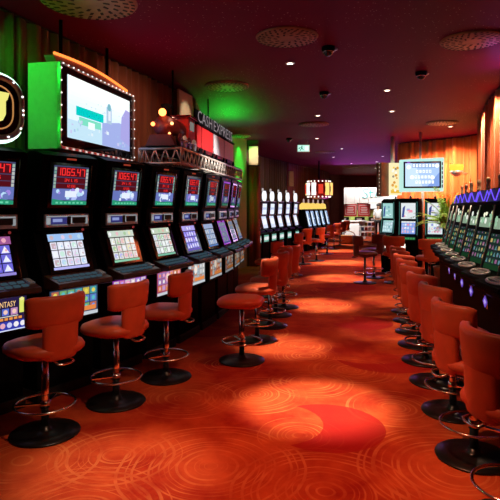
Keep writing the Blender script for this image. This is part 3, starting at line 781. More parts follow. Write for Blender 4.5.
# ------------------------------------------------------------------ big hanging screen on the jackpot row
def big_screen():
    A, B = Vector((-1.735, 4.68, 0)), Vector((-1.40, 6.16, 0)); d = (B - A).normalized(); n = Vector((d.y, -d.x, 0)); L = (B - A).length
    t = thing('hanging_screen', 'big wide television screen in bulb edged frame over the jackpot machines', 'screen', (A + B) / 2 + Vector((0, 0, 2.125)), face(n.x, n.y))
    w = L / 2; h = .79
    MB().vprism([(-w, 0), (w, 0), (w, .2), (-w, .3)], 0, h, WHITEP).build('housing', t, .006)
    MB().box(-w + .012, w - .012, -.02, .0, .012, h - .012, GLASS).build('screen_bezel', t, .004)
    mb = MB(); s = Scr(mb, (-w + .13, -.024, .12), (1, 0, 0), (0, 0, 1), 2 * w - .24, h - .21)
    s.back(em(.72, .86, 1, 1.15), .003)
    for k in range(6): s.rect(0, .55 + k * .075, 1, .63 + k * .075, em(.78 + .035 * k, .90 + .018 * k, 1, 1.15), .2)
    s.rect(0, .0, 1, .30, em(.55, .78, .92, 1.05), .3)
    s.poly([(.5, 0), (1, 0), (1, .45), (.8, .5), (.5, .40)], em(.38, .46, .85, 1.), .6)
    s.poly([(.82, .2), (1, .1), (1, .78), (.92, .80), (.84, .62)], em(.42, .40, .82, 1.), .9)
    s.rect(.11, .40, .52, .55, em(.0, .62, .58, 1.0), 1); s.rect(.15, .26, .48, .385, em(.22, .78, .58, 1.0), 1)
    s.rect(.28, .22, .38, .34, em(.85, .97, .95, 1.1), 2)
    s.rect(.57, .42, .66, .72, em(.45, .62, .80, 1.), 1); s.disc(.615, .72, .07, em(.2, .5, .6, 1), 2, 9); s.rect(.60, .48, .64, .66, em(.85, .9, 1, 1), 2)
    r = random.Random(5)
    for k in range(26):
        a, b = r.uniform(.02, .9), r.uniform(.02, .28); s.rect(a, b, a + r.uniform(.01, .05), b + r.uniform(.01, .06), em(*r.choice(((.8, .92, 1), (.4, .6, .85), (.5, .85, .85), (.6, .6, .9))), 1), 1.5)
    for k in range(12):
        a, b = r.uniform(.1, .9), r.uniform(.56, .7); s.rect(a, b, a + r.uniform(.01, .03), b + r.uniform(.005, .02), em(.6, .75, .9, 1), 1.5)
    mb.build('picture', t, recalc=False)
    mb = MB()
    for a, b, c_, d_ in ((-w, w, 0, .03), (-w, w, h - .02, h), (-w, -w + .015, 0, h), (w - .015, w, 0, h)): mb.box(a, b, -.035, 0, c_, d_, STEEL)
    mb.build('chrome_frame', t, .003)
    bulbs(t, [(-w + .04 + k * (2 * w - .08) / 17, -.038, h - .01) for k in range(18)] + [(sx * (w - .008), -.038, .06 + k * (h - .12) / 6) for sx in (-1, 1) for k in range(7)], .008, em(1, .93, .85, 1.6))
    mb = MB()
    for k in range(26): mb.box(-w + .03 + k * (2 * w - .06) / 26, -w + .06 + k * (2 * w - .06) / 26, -.038, -.03, .007, .023, em(.9, .75, .7, 1.) if k % 2 else em(.35, .03, .03, 1.))
    mb.build('dash_border', t)
    MB().box(.08, .16, -.024, -.019, .045, .06, STEEL).build('maker_badge', t)
    # arched crest with neon
    P = []; 
    for i in range(15):
        q = i / 14; P.append((-w - .03 + q * (2 * w - .08) , h + .035 + .055 * math.sin(PI * (q * .85 + .1)) - .02 * q))
    mb = MB(); mb.fprism((0, .12, 0), (1, 0, 0), (0, 0, 1), [(w - .02, h), (-w + .02, h)][::-1] + P[::-1], .10, pmat('crest_mauve', (.35, .16, .18), .4, noise=.1)); mb.build('crest', t, .004)
    MB().tube([(x, .01, z + .012) for x, z in P], .014, em(1, .22, .04, 2.0), 8).build('neon_arch', t)
    MB().box(-.35, .30, -.02, .14, -.04, -.015, WHITEP).build('lower_tray', t, .004)
    for x in (-.3, .25): MB().box(x - .025, x + .025, .05, .12, -.03, .02, BLACK).build('foot_bracket', t)
    for x in (-w * .6, w * .6): MB().tube([(x, .16, h - .01), (x, .16, H - 2.125)], .018, BLACK, 10).build('hanging_rod', t)
big_screen()

# round emblem over the first machine
def emblem():
    n = Vector((.84, -.54)).normalized()
    t = thing('emblem_sign', 'round black emblem with white neon rim over the machine row end', 'sign', (-1.985, 3.95, 2.10), face(n.x, n.y))
    P = []
    for i in range(40):
        a = 2 * PI * i / 40; r = 1.02 / (abs(math.cos(a)) ** 2.5 + abs(math.sin(a)) ** 2.5) ** .4 * (1 - .05 * math.cos(3 * a))
        P.append((.275 * r * math.cos(a), .27 + .225 * r * math.sin(a)))
    mb = MB(); mb.fprism((0, .05, 0), (1, 0, 0), (0, 0, 1), P, .06, GLASS); mb.build('plate', t, .006)
    MB().tube([(x, -.012, z) for x, z in P], .022, pmat('silver_rim', (.6, .6, .6), .3, .6, noise=.2), 8, True).build('silver_rim', t)
    for lo, hi, nm in ((3, 15, 'rim_neon'), (24, 37, 'rim_neon')):
        MB().tube([(x * 1.09, .02, .27 + (z - .27) * 1.12) for x, z in P[lo:hi]], .017, em(.65, 1, .85, 2.4), 8).build(nm, t)
    bulbs(t, [(P[i][0], -.036, P[i][1]) for i in range(0, 40, 3)], .008, em(1, 1, 1, 2.0))
    Pg = [(x * .72, .27 + (z - .27) * .72) for x, z in P]
    MB().tube([(x, -.014, z) for x, z in Pg], .006, em(.75, .32, .1, .7), 6, True).build('orange_outline', t)
    JP = [(.015, .12), (.165, .12), (.150, .07), (.135, .05), (.135, -.05), (.11, -.10), (.05, -.125), (-.02, -.11), (-.05, -.07), (-.05, -.02), (.005, -.02), (.02, -.055), (.045, -.06), (.06, -.04), (.06, .06), (.015, .07)]
    mb = MB(); mb.fprism((-.01, -.012, .27), (1, 0, 0), (0, 0, 1), JP, .012, em(.90, .85, .22, 1.)); mb.build('emblem_letter', t)
    MB().tube([(0, .03, -.028), (0, .03, .1)], .03, BLACK, 10).build('stand', t)
emblem()

# ------------------------------------------------------------------ truss and toy train
TA, TB = Vector((-.78, 5.9, 0)), Vector((-.15, 9.5, 0)); td = (TB - TA).normalized(); tn = Vector((td.y, -td.x, 0)); TL = (TB - TA).length; TH = .170; TZ = 2.097
def truss():
    t = thing('truss', 'white lattice truss canopy over the jackpot slot machines', 'truss', TA + Vector((0, 0, TZ)), face(tn.x, tn.y))
    D = .5; r = .016
    def lattice(P0, P1, name, m, nseg):
        mb = MB(); P0, P1 = Vector(P0), Vector(P1); up = Vector((0, 0, TH))
        mb.tube([P0, P1], r, m, 8).tube([P0 + up, P1 + up], r, m, 8)
        for i in range(nseg):
            a = P0.lerp(P1, i / nseg); b = P0.lerp(P1, (i + 1) / nseg); c = (a + b) / 2
            mb.tube([a, c + up], .008, m, 6).tube([c + up, b], .008, m, 6)
        for q in (P0, P1): mb.tube([q, q + up], r, m, 8)
        return mb.build(name, t)
    ORM = pmat('warm_truss', (.75, .55, .40), .35, .2, noise=.1)
    lattice((0, 0, 0), (TL, 0, 0), 'front_lattice', TRUSSM, 22)
    lattice((0, D, 0), (TL, D, 0), 'rear_lattice', TRUSSM, 22)
    lattice((0, 0, 0), (0, D, 0), 'end_lattice', TRUSSM, 4)
    lattice((TL, 0, 0), (TL, D, 0), 'end_lattice', TRUSSM, 4)
    for i in range(8): MB().tube([(i * TL / 7, 0, 0), (i * TL / 7, D, 0)], .010, TRUSSM, 6).build('cross_bar', t)
    MB().box(.01, TL - .01, .01, D - .01, TH + .014, TH + .03, BLACKM).build('shelf_board', t)
    for x in (.9, TL - .9):
        MB().tube([(x, D - .1, TH), (x, D - .1, H - TZ - .0)], .012, BLACK, 8).build('hanging_rod', t)
truss()
def train():
    z0 = TZ + TH + .03
    t = thing('toy_train', 'red and black toy train with lamps and letters on the truss', 'toy train', TA + td * .03 + Vector((0, 0, z0)), face(tn.x, tn.y))
    # local x runs along the truss away from the camera, y to the curtain
    mb = MB(); DR = pmat('loco_red', (.09, .008, .008), .4, noise=.2)
    mb.box(.02, .85, .08, .40, .06, .12, BLACKM)
    mb.build('chassis', t, .005)
    b = MB(); prof = [(.001, 0), (.125, 0), (.125, .5), (.11, .52), (.001, .52)]
    b.lathe([(r, z) for r, z in prof], DR, 24); o = b.build('boiler', t); o.rotation_euler = (0, PI / 2, 0); o.location = (.06, .24, .245)
    MB().lathe([(.04, .36), (.04, .44), (.07, .50), (.065, .51), (.03, .51)], BLACK, 16, (.16, .24, 0)).build('chimney', t)
    MB().lathe([(.06, .35), (.06, .39), (.03, .42), (.001, .425)], CHROME, 16, (.36, .24, 0)).build('steam_dome', t)
    mb = MB(); mb.box(.56, .84, .09, .39, .12, .42, REDP); mb.box(.53, .87, .06, .42, .42, .45, BLACK); mb.build('cab', t, .006)
    MB().box(.62, .78, .083, .092, .27, .38, em(.55, .5, .45, .35)).build('cab_window', t)
    MB().prism([(.06, .0), (.42, .0), (.36, .13), (.12, .13)], -.06, .03, DR).build('cowcatcher', t, .004)
    for k, x in enumerate((.14, .32, .50, .72)):
        w = MB(); w.lathe([(.02, 0), (.075, 0), (.08, .01), (.075, .02), (.02, .02)], WHITEP if k % 2 else DR, 18); o = w.build('wheel', t); o.rotation_euler = (PI / 2, 0, 0); o.location = (x, .075, .085)
    MB().tube([(.14, .05, .09), (.72, .05, .09)], .008, CHROME, 6).build('coupling_rod', t)
    MB().ball((.045, .25, .40), .045, em(1, .22, .05, 6.), 12).build('headlamp', t)
    MB().ball((.03, .36, .265), .025, em(1, .22, .06, 5.), 10).build('marker_lamp', t)
    MB().ball((.03, .13, .265), .018, em(1, .30, .10, 6.), 10).build('marker_lamp', t)
    MB().ball((.03, .16, .15), .016, em(1, .30, .10, 4.), 10).build('marker_lamp', t)
    # carriages with flat sides
    xs = [(.95, 1.17, REDP), (1.2, 1.83, REDP), (1.88, 2.55, WHITEP), (2.6, 3.3, WHITEP)]
    CW = pmat('carriage_white', (.75, .74, .78), .4, noise=.05)
    for x0, x1, m in xs:
        mb = MB(); mb.box(x0, x1, .09, .38, .10, .40, CW if m is WHITEP else REDP); c = mb.build('carriage', t, .006)
        MB().box(x0, x1, .08, .39, .05, .10, DR).build('carriage_frame', c)
        MB().box(x0 - .005, x1 + .005, .07, .40, .40, .425, BLACK).build('carriage_roof', c)
        for x in (x0 + .08, x1 - .08):
            w = MB(); w.lathe([(.01, 0), (.045, 0), (.045, .02), (.01, .02)], BLACK, 14); o = w.build('carriage_wheel', c); o.rotation_euler = (PI / 2, 0, 0); o.location = (x, .085, .047)
    LT = em(.72, .60, .64, .38)
    for word, xc, wd in (('CASH', 1.42, .78), ('EXPRESS', 2.58, 1.36)):
        vs, fs = text_geo(word, .27); k = wd / (max(v[0] for v in vs) - min(v[0] for v in vs))
        mb = MB(); mb.add([(xc + x * k, .10, .52 + y * .85) for x, y, z in vs], fs, LT); mb.build('lettering', t, recalc=False)
    MB().box(1.0, 3.3, .13, .15, .425, .62, BLACK).build('letter_board', t)
train()

# ------------------------------------------------------------------ pale framed screen, lantern sign, carousel sign
def pale_screen():
    Y = 12.3; c = pt(421.5, 175, Y)
    t = thing('hanging_screen', 'television screen in pale tilted frame above the dual screen machines', 'screen', c, face(-.20, -.98))
    w, h = .50, .40
    fr = [(-w, -h), (w, -h + .01), (w + .01, h + .01), (-w, h - .03)]
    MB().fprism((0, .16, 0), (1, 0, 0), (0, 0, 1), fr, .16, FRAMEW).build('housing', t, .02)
    MB().box(-w + .09, w - .06, -.012, 0, -h + .09, h - .08, GLASS).build('screen_bezel', t, .004)
    mb = MB(); s = Scr(mb, (-w + .13, -.016, -h + .13), (1, 0, 0), (0, 0, 1), 2 * w - .23, 2 * h - .25)
    s.back(em(.42, .60, .95, 1.1), .003); s.poly([(0, 0), (.5, 0), (.3, 1), (0, 1)], em(.60, .78, 1, 1.1), .3); s.poly([(.65, 0), (1, 0), (1, .6)], em(.25, .40, .85, 1.), .3)
    r = random.Random(3)
    s.rect(.2, .80, .9, .99, em(.25, .42, .75, 1.), .6)
    for row, (b, x0, n) in enumerate(((.83, .22, 7), (.58, .32, 5), (.34, .28, 6), (.12, .3, 6))):
        for k in range(n):
            a = x0 + k * .095; s.rect(a, b, a + .065, b + .13, em(.95, .98, 1, 1.2), 1)
            s.rect(a + .02, b + r.choice((.03, .06)), a + .045, b + r.choice((.08, .10)), em(.45, .6, .9, 1), 2)
    for a, b in ((.1, .83), (.93, .88), (.2, .4), (.8, .38)): s.disc(a, b, .09, em(.95, 1, 1, 1.2), 1.5)
    mb.build('picture', t, recalc=False)
    mb = MB()
    for k in range(6): mb.box(w - .045, w - .02, -.004, .004, -h + .10 + k * .105, -h + .17 + k * .105, BLACKM)
    mb.build('speaker_slats', t)
    MB().tube([(0, .22, 0), (0, .22, H - c.z)], .03, STEEL, 10).build('ceiling_pole', t)
    MB().box(-.12, .12, .16, .24, -.12, .12, BLACK).build('wall_bracket', t, .005)
    MB().tube([(.05, .20, -h), (.05, .20, -c.z + .0)], .035, STEEL, 10).build('floor_pole', t)
pale_screen()
def lantern():
    Y = 13.2; c = pt(390.5, 179, Y)
    t = thing('lantern_sign', 'hanging box sign with brown side and glowing yellow face by pale screen', 'sign', c, face(.15, -.98))
    h = .41
    BRG = pmat('brown_gloss', (.26, .11, .06), .4, 0, noise=.3, nscale=3)
    MB().obox((-.16, .11, -.01), (.125, .045, 0), (-.03, .09, 0), (0, 0, h + .02), BRG).build('brown_side', t, .006)
    r = random.Random(8); mb = MB(); mb.box(-.02, .30, -.01, .22, -h, h, em(1, .88, .50, 1.0)); s = Scr(mb, (-.01, -.014, -h + .02), (1, 0, 0), (0, 0, 1), .30, 2 * h - .04)
    for k in range(14):
        s.disc(r.uniform(.15, .85), r.uniform(.1, .9), r.uniform(.03, .05), em(*r.choice(((.9, .6, .05), (.75, .35, .05), (.3, .25, .2), (1, 1, .9))), 1), 1 + k * .05, 7)
    s.rect(.05, .04, .95, .14, em(.85, .5, .05, 1)); mb.build('glowing_face', t, recalc=False)
    bulbs(t, [(-.30, -.005, -h + .04 + k * .095) for k in range(9)], .010, em(1, .9, .7, 1.5))
    MB().tube([(.1, .1, h), (.1, .1, H - c.z)], .05, STEEL, 12).build('ceiling_pole', t)
lantern()
def carousel():
    Y = 20.3; c = pt(319, 189.2, Y)
    t = thing('carousel_sign', 'round hanging sign of red, yellow and white panels with bulbs', 'sign', c, 0)
    MB().lathe([(.22, -.38), (.38, -.34), (.48, -.24), (.53, -.08), (.53, .08), (.48, .24), (.38, .34), (.22, .38)], REDP, 32).build('drum', t)
    cols = [em(.9, .06, .03, .9), em(1, .72, .2, 1.2), em(1, 1, .95, 1.4)]
    for k in range(12):
        a = 2 * PI * k / 12; d = Vector((math.cos(a), math.sin(a), 0)); w = Vector((-d.y, d.x, 0))
        MB().obox(d * .515, w * .088, d * .02, (0, 0, .24 if k % 3 else .18), cols[(k * 2) % 3 if k % 2 else k % 3]).build('light_panel', t, .01)
    bulbs(t, [(.44 * math.cos(2 * PI * k / 18), .44 * math.sin(2 * PI * k / 18), z) for z in (.30, -.30) for k in range(18)], .03, em(1, .9, .8, 1.6))
    MB().tube([(0, 0, .3), (0, 0, H - c.z)], .03, BLACK, 8).build('ceiling_pole', t)
carousel()

# sconce
def sconce():
    p = pt(456.5, 171, 12.62)
    t = thing('wall_sconce', 'glowing yellow bowl sconce on the bright orange curtain', 'lamp', p, face(-.8, -.6))
    MB().lathe([(.10, -.02), (.15, .03), (.165, .11), (.15, .16), (.14, .16), (.001, .05)], em(1, .58, .05, 1.5), 24).build('glass_bowl', t)
    MB().lathe([(.001, -.14), (.05, -.135), (.13, -.07), (.155, .0), (.12, .01)], STEEL, 24).build('metal_cup', t)
    MB().tube([(0, 0, -.05), (.0, .45, -.05)], .025, STEEL, 8).build('wall_arm', t)
sconce()
# palm
def palm():
    base = Vector((3.78, 10.0, 0)); r = random.Random(4)
    t = thing('potted_palm', 'leafy green palm in pot at the end of the blue neon row', 'plant', base)
    MB().lathe([(.15, 0), (.19, .02), (.24, .42), (.25, .45), (.22, .45), (.21, .40), (.001, .40)], BRONZE, 24).build('pot', t)
    mb = MB(); mb.tube([(0, 0, .38), (.01, 0, .8), (.0, .02, 1.32)], [.05, .04, .03], TRUNK, 10); mb.build('stem', t)
    mb = MB()
    for k in range(38):
        a = r.uniform(0, 2 * PI); el = r.uniform(.2, 1.45); L = r.uniform(.55, .85)
        d = Vector((math.cos(a) * math.cos(el), math.sin(a) * math.cos(el), math.sin(el))); p = Vector((0, .02, r.uniform(1.15, 1.35))); pts = []
        for i in range(9):
            pts.append(p.copy()); p = p + d * L / 8; d = (d + Vector((0, 0, -.13))).normalized()
        mb.tube(pts, [.006 - .0005 * i for i in range(9)], GREENM, 5)
        for i in range(1, 9):
            tg = (pts[i] - pts[i - 1]).normalized(); sd = tg.cross(Vector((0, 0, 1)))
            if sd.length < .1: sd = Vector((1, 0, 0))
            sd.normalize()
            for q in (-1, 1):
                for f_ in (0, .5):
                    o = pts[i - 1].lerp(pts[i], f_); tip = o + (sd * q * .8 + tg * .75 + Vector((0, 0, -.15))).normalized() * r.uniform(.13, .2) * (1 - .06 * i)
                    wv = tg * .014; up = Vector((0, 0, .004))
                    m_ = (o + tip) / 2
                    mb.add([o, m_ + wv + up, tip, m_ - wv + up], [(0, 1, 2, 3)], GREENM)
    mb.build('fronds', t, recalc=False)
palm()

# ------------------------------------------------------------------ ceiling fittings
def make_vent(label, R=.33):
    t = thing('ceiling_vent', label, 'vent', (0, 0, H), 0, 'round ceiling vents')
    mb = MB(); mb.lathe([(.001, -.022), (R * .9, -.022), (R * .97, -.016), (R, 0)], BRONZE, 40)
    for ring, (r0, r1, n) in enumerate(((.10, .14, 10), (.17, .21, 16), (.235, .27, 24), (.285, .31, 32))):
        for k in range(n):
            a = 2 * PI * (k + .5 * (ring % 2)) / n; d = Vector((math.cos(a), math.sin(a), 0)) ; w = Vector((-d.y, d.x, 0)); s_ = R / .33
            mb.obox(d * (r0 + r1) / 2 * s_ + Vector((0, 0, -.023)), (d + w * .35) * (r1 - r0) / 2 * s_, w * .011 * s_, (0, 0, .0015), DARK)
    mb.build('perforated_plate', t)
    return t
V = [(.39, 5.5, 'round perforated ceiling vent close to the dome camera in mid ceiling'),
     (2.39, 5.6, 'round perforated ceiling vent above the blue neon machine row'),
     (-.34, 7.74, 'round perforated ceiling vent with a green tinge above the toy train'),
     (1.39, 11.3, 'round perforated ceiling vent near the hanging exit sign'),
     (4.1, 11.1, 'round perforated ceiling vent in front of the orange curtain top'),
     (2.45, 17.0, 'round perforated ceiling vent above the far stools beyond the exit sign'),
     (-.31, 13.2, 'round ceiling vent strongly lit green over the far truss end'),
     (4.56, 23.7, 'round ceiling vent in the purple ceiling before the bar')]
v0 = None
for x, y, lab in V:
    if v0 is None: v0 = make_vent(lab); v0.location = (x, y, H)
    else: dup(v0, (x, y, H), 0, lab)
vb = make_vent('largest round ceiling vent, above the big wide television screen', .42); vb.location = (-1.41, 4.55, H)

def make_dl(label):
    t = thing('ceiling_downlight', label, 'downlight', (0, 0, H), 0, 'recessed ceiling downlights')
    MB().lathe([(.035, -.008), (.05, -.012), (.06, -.006), (.062, 0)], STEEL, 20).build('trim_ring', t)
    MB().lathe([(.001, -.010), (.036, -.010), (.037, -.002)], em(1, .88, .70, 6.), 16).build('lamp_lens', t)
    return t
DL = [(.5, 6.5, 'lit downlight between the mid ceiling vent and toy train side', 1.0),
      (2.11, 8.0, 'lit downlight, brighter of the pair over the aisle', 1.),
      (2.66, 9.75, 'lit downlight, further of the pair over the aisle', 1.),
      (1.33, 10.2, 'lit downlight just in front of the vent by the exit sign', 1.),
      (4.47, 11.6, 'lit downlight at the edge of the orange curtain vent', 1.),
      (1.75, 13.6, 'lit downlight over the exit sign', .8),
      (2.83, 16.0, 'lit warm downlight over the aisle beyond the exit sign', .8),
      (3.0, 18.7, 'lit downlight before the carousel sign', .8),
      (4.7, 18.4, 'lit downlight beside the hanging lantern sign', .8),
      (5.03, 20.6, 'lit downlight in purple ceiling past the lantern sign', .8),
      (4.2, 21.5, 'lit downlight in purple ceiling over the far aisle', .8),
      (5.8, 24.0, 'lit downlight in purple ceiling close to the bar header', .8)]
dl0 = None
def spot(x, y, z, e, ang=70, blend=.8, c=(1, .80, .58), aim=None, r=.04):  # also makes added beams that belong to no ceiling fitting
    l = bpy.data.lights.new('downlight_beam', 'SPOT'); l.energy = e; l.spot_size = math.radians(ang); l.spot_blend = blend; l.color = c; l.shadow_soft_size = r
    o = bpy.data.objects.new('downlight_beam', l); col.objects.link(o); o.location = (x, y, z)
    d = Vector(aim or (x, y, 0)) - Vector((x, y, z)); o.rotation_euler = d.to_track_quat('-Z', 'Y').to_euler()
    return o
for x, y, lab, q in DL:
    if dl0 is None: dl0 = make_dl(lab); dl0.location = (x, y, H)
    else: dup(dl0, (x, y, H), 0, lab)

def make_dome(label):
    t = thing('dome_camera', label, 'camera', (0, 0, H), 0, 'dome cameras on the ceiling')
    MB().lathe([(.075, 0), (.075, -.03), (.066, -.05), (.05, -.055)], BLACK, 24).build('housing', t)
    MB().ball((0, 0, -.048), .058, GLASS, 20, (1, 1, 1), 0., .5).build('dome', t)
    MB().lathe([(.062, -.052), (.066, -.056), (.062, -.060)], CHROME, 24).build('chrome_ring', t)
    MB().obox((.085, .01, -.03), (.022, 0, .008), (0, .012, 0), (0, 0, .008), STEEL).build('side_bracket', t)
    return t
c0 = None
for x, y, lab in ((.88, 5.85, 'black dome camera beside the mid ceiling vent'), (2.28, 6.93, 'black dome camera behind the vent over the blue neon row'), (1.16, 8.14, 'black dome camera over the mid aisle, smaller in view'), (1.02, 13.6, 'tiny black dome camera by the exit sign')):
    if c0 is None: c0 = make_dome(lab); c0.location = (x, y, H)
    else: dup(c0, (x, y, H), 0, lab)

def exit_sign():
    Y = 14.0; c = pt(303.5, 148.3, Y)
    t = thing('exit_sign', 'lit white and green exit sign hanging from the ceiling', 'sign', c, 0)
    MB().box(-.17, .17, 0, .06, -.10, .10, WHITEP).build('housing', t, .006)
    mb = MB(); s = Scr(mb, (-.155, -.004, -.085), (1, 0, 0), (0, 0, 1), .31, .17); s.back(em(.55, .95, .80, 1.1), .003)
    G = em(.02, .35, .22, .8)
    s.rect(.62, .12, .96, .88, em(.85, .95, .92, 1.1), 1)
    s.disc(.36, .80, .10, G, 2); s.poly([(.28, .45), (.42, .45), (.40, .72), (.30, .70)], G, 2); s.poly([(.28, .45), (.36, .45), (.24, .12), (.15, .14)], G, 2.1); s.poly([(.34, .45), (.42, .45), (.52, .30), (.46, .24)], G, 2.2)
    s.poly([(.05, .5), (.18, .66), (.18, .34)], G, 2); s.rect(.17, .62, .31, .68, G, 2)
    mb.build('sign_face', t, recalc=False)
    for x in (-.12, .12): MB().tube([(x, .03, .1), (x, .03, H - c.z)], .008, STEEL, 6).build('hanging_rod', t)
exit_sign()

# ------------------------------------------------------------------ the bar beyond the opening
struct(MB().box(4.2, 12.5, 34, 34.1, 0, H, WHITEP), 'wall_bar')
MBf = MB().box(5.28, 12.4, 31.2, 31.4, 1.84, 2.95, WHITEP); fb = tag(MBf.build('trim_1', bevel=.01), kind='structure')
mb = MB()
x0 = 6.75
def scr(pts, w=.022): mb.tube([(x0 + a, 31.17, 2.36 + b) for a, b in pts], w, TEAL, 6)
scr([(.35, .28), (.2, .33), (.05, .24), (.1, .1), (.28, 0), (.3, -.14), (.15, -.24), (-.02, -.15)])
scr([(.5, .3), (.46, 0), (.5, -.18), (.62, -.15)]); scr([(.38, .12), (.68, .14)])
scr([(.95, .05), (.8, .06), (.74, -.08), (.82, -.18), (.94, -.05), (.96, .04), (.98, -.16), (1.08, -.12)])
scr([(1.14, .06), (1.16, -.16)]); scr([(1.16, -.02), (1.26, .06), (1.36, .03)])
s_ = mb.build('script_lettering', fb)
def menu(x, lab):
    t = thing('menu_board', lab, 'menu board', (x, 29.6, 1.06)); 
    MB().box(-.36, .36, 0, .05, 0, .72, pmat('menu_red', (.60, .05, .05), .4, noise=.1) if 'menu_red' not in bpy.data.materials else bpy.data.materials['menu_red']).build('board', t, .01)
    mb = MB()
    for z in (.12, .62): mb.box(-.3, .3, -.006, .0, z, z + .02, WHITEP)
    for sx in (-.3, .28): mb.box(sx, sx + .02, -.006, 0, .12, .64, WHITEP)
    for k in range(4): mb.box(-.2 + .03 * (k % 2), .2 - .04 * (k % 2), -.006, 0, .22 + .09 * k, .25 + .09 * k, WHITEP)
    mb.build('printed_lines_pattern', t)
    for sx in (-.25, .25): MB().tube([(sx, .025, .7), (sx, .025, 1.7)], .01, STEEL, 6).build('hanging_rod', t)
menu(5.72, 'red menu board hanging by the pillar at the bar'); menu(6.5, 'red menu board hanging second from the pillar at the bar')
tag(MB().box(7.0, 12.2, 33.25, 34, 1.42, 2.1, pmat('dark_canopy', (.05, .015, .012), .5, noise=.2)).build('bar_shelf', bevel=.01), 'dark brown shelf canopy behind the bar counter', 'shelf')
t = thing('light_box', 'small white lit box in front of the dark bar shelf', 'light box', (7.85, 33.05, 0))
MB().box(-.3, .3, -.05, .05, 1.5, 2.0, em(1, .95, .9, 1.1)).build('lit_face', t, .01)
for sx in (-.25, .25): MB().tube([(sx, 0, 2.0), (sx, 0, H)], .012, STEEL, 6).build('hanging_rod', t)
GRN = pmat('bar_green', (.50, .66, .16), .6, noise=.35, nscale=3)
tag(MB().box(5.4, 12.2, 33.56, 33.96, 0, 1.40, GRN).build('bar_backsplash', bevel=.01), 'yellow green band along the back of the bar', 'backsplash')
for k, x in enumerate((6.0, 7.0, 7.9)):
    t = thing('coffee_machine', ['dark counter machine behind the bar, closest to the pillar', 'dark counter machine in the middle of the bar', 'dark counter machine behind the person in white'][k], 'counter machine', (x, 33.2, .7), 0)
    MB().box(-.3, .3, -.15, .15, 0, .26, BLACK).build('body', t, .02); MB().box(-.22, .1, -.165, -.15, .06, .18, STEEL).build('front_plate', t)
tag(MB().box(5.35, 12, 32.9, 33.54, 0, .7, COUNTER).build('back_counter', bevel=.01), 'white worktop counter at the back of the bar', 'counter')
t = thing('bar_counter', 'bright white bar counter in the opening beyond the pillar', 'counter', (0, 0, 0))
MB().vprism([(4.55, 25.6), (5.35, 25.5), (5.75, 25.9), (5.9, 26.6), (4.75, 26.6)], 0, .88, COUNTER).build('counter_front', t, .02)
MB().vprism([(4.5, 25.52), (5.38, 25.42), (5.82, 25.86), (5.96, 26.66), (4.72, 26.66)], .88, .93, COUNTER).build('counter_top', t, .01)
t = thing('snack_rack', 'small metal rack of colourful packets before the bar counter', 'rack', (5.42, 24.0, 0), 0)
for sx in (-.33, .33):
    for sy in (-.15, .15): MB().tube([(sx, sy, 0), (sx, sy, .95)], .015, STEEL, 6).build('upright', t)
for z in (.25, .5, .72): MB().box(-.34, .34, -.17, .17, z, z + .02, STEEL).build('shelf', t)
r = random.Random(2)
PK = [pmat('packet_%s' % n_, c_, .4, noise=.1) for n_, c_ in (('yellow', (.8, .6, .05)), ('blue', (.1, .2, .6)), ('red', (.7, .08, .05)), ('white', (.8, .8, .8)))]
for z, zn in ((.27, 'bottom'), (.52, 'middle'), (.74, 'top')):
    for k in range(4):
        tag(MB().box(-.06, .06, -.05, .05, 0, .15, PK[(k + int(z * 10)) % 4]).build('snack_packet', bevel=.01, loc=(5.42 - .24 + k * .16, 23.93, z)), 'packet on the %s shelf of the snack rack, %s along' % (zn, on[k]), 'packet', 'packets on the snack rack')
t = thing('wicker_basket', 'round brown wicker basket on the carpet beside the bar counter', 'basket', (4.22, 22.6, 0))
MB().lathe([(.22, 0), (.30, .05), (.34, .35), (.36, .37), (.33, .37), (.29, .06), (.001, .05)], WICKER, 28).build('bowl', t)
MB().tube([(.34 * math.cos(a), 0, .36 + .2 * math.sin(a)) for a in [PI * i / 14 for i in range(15)]], .018, WICKER, 8).build('handle', t)

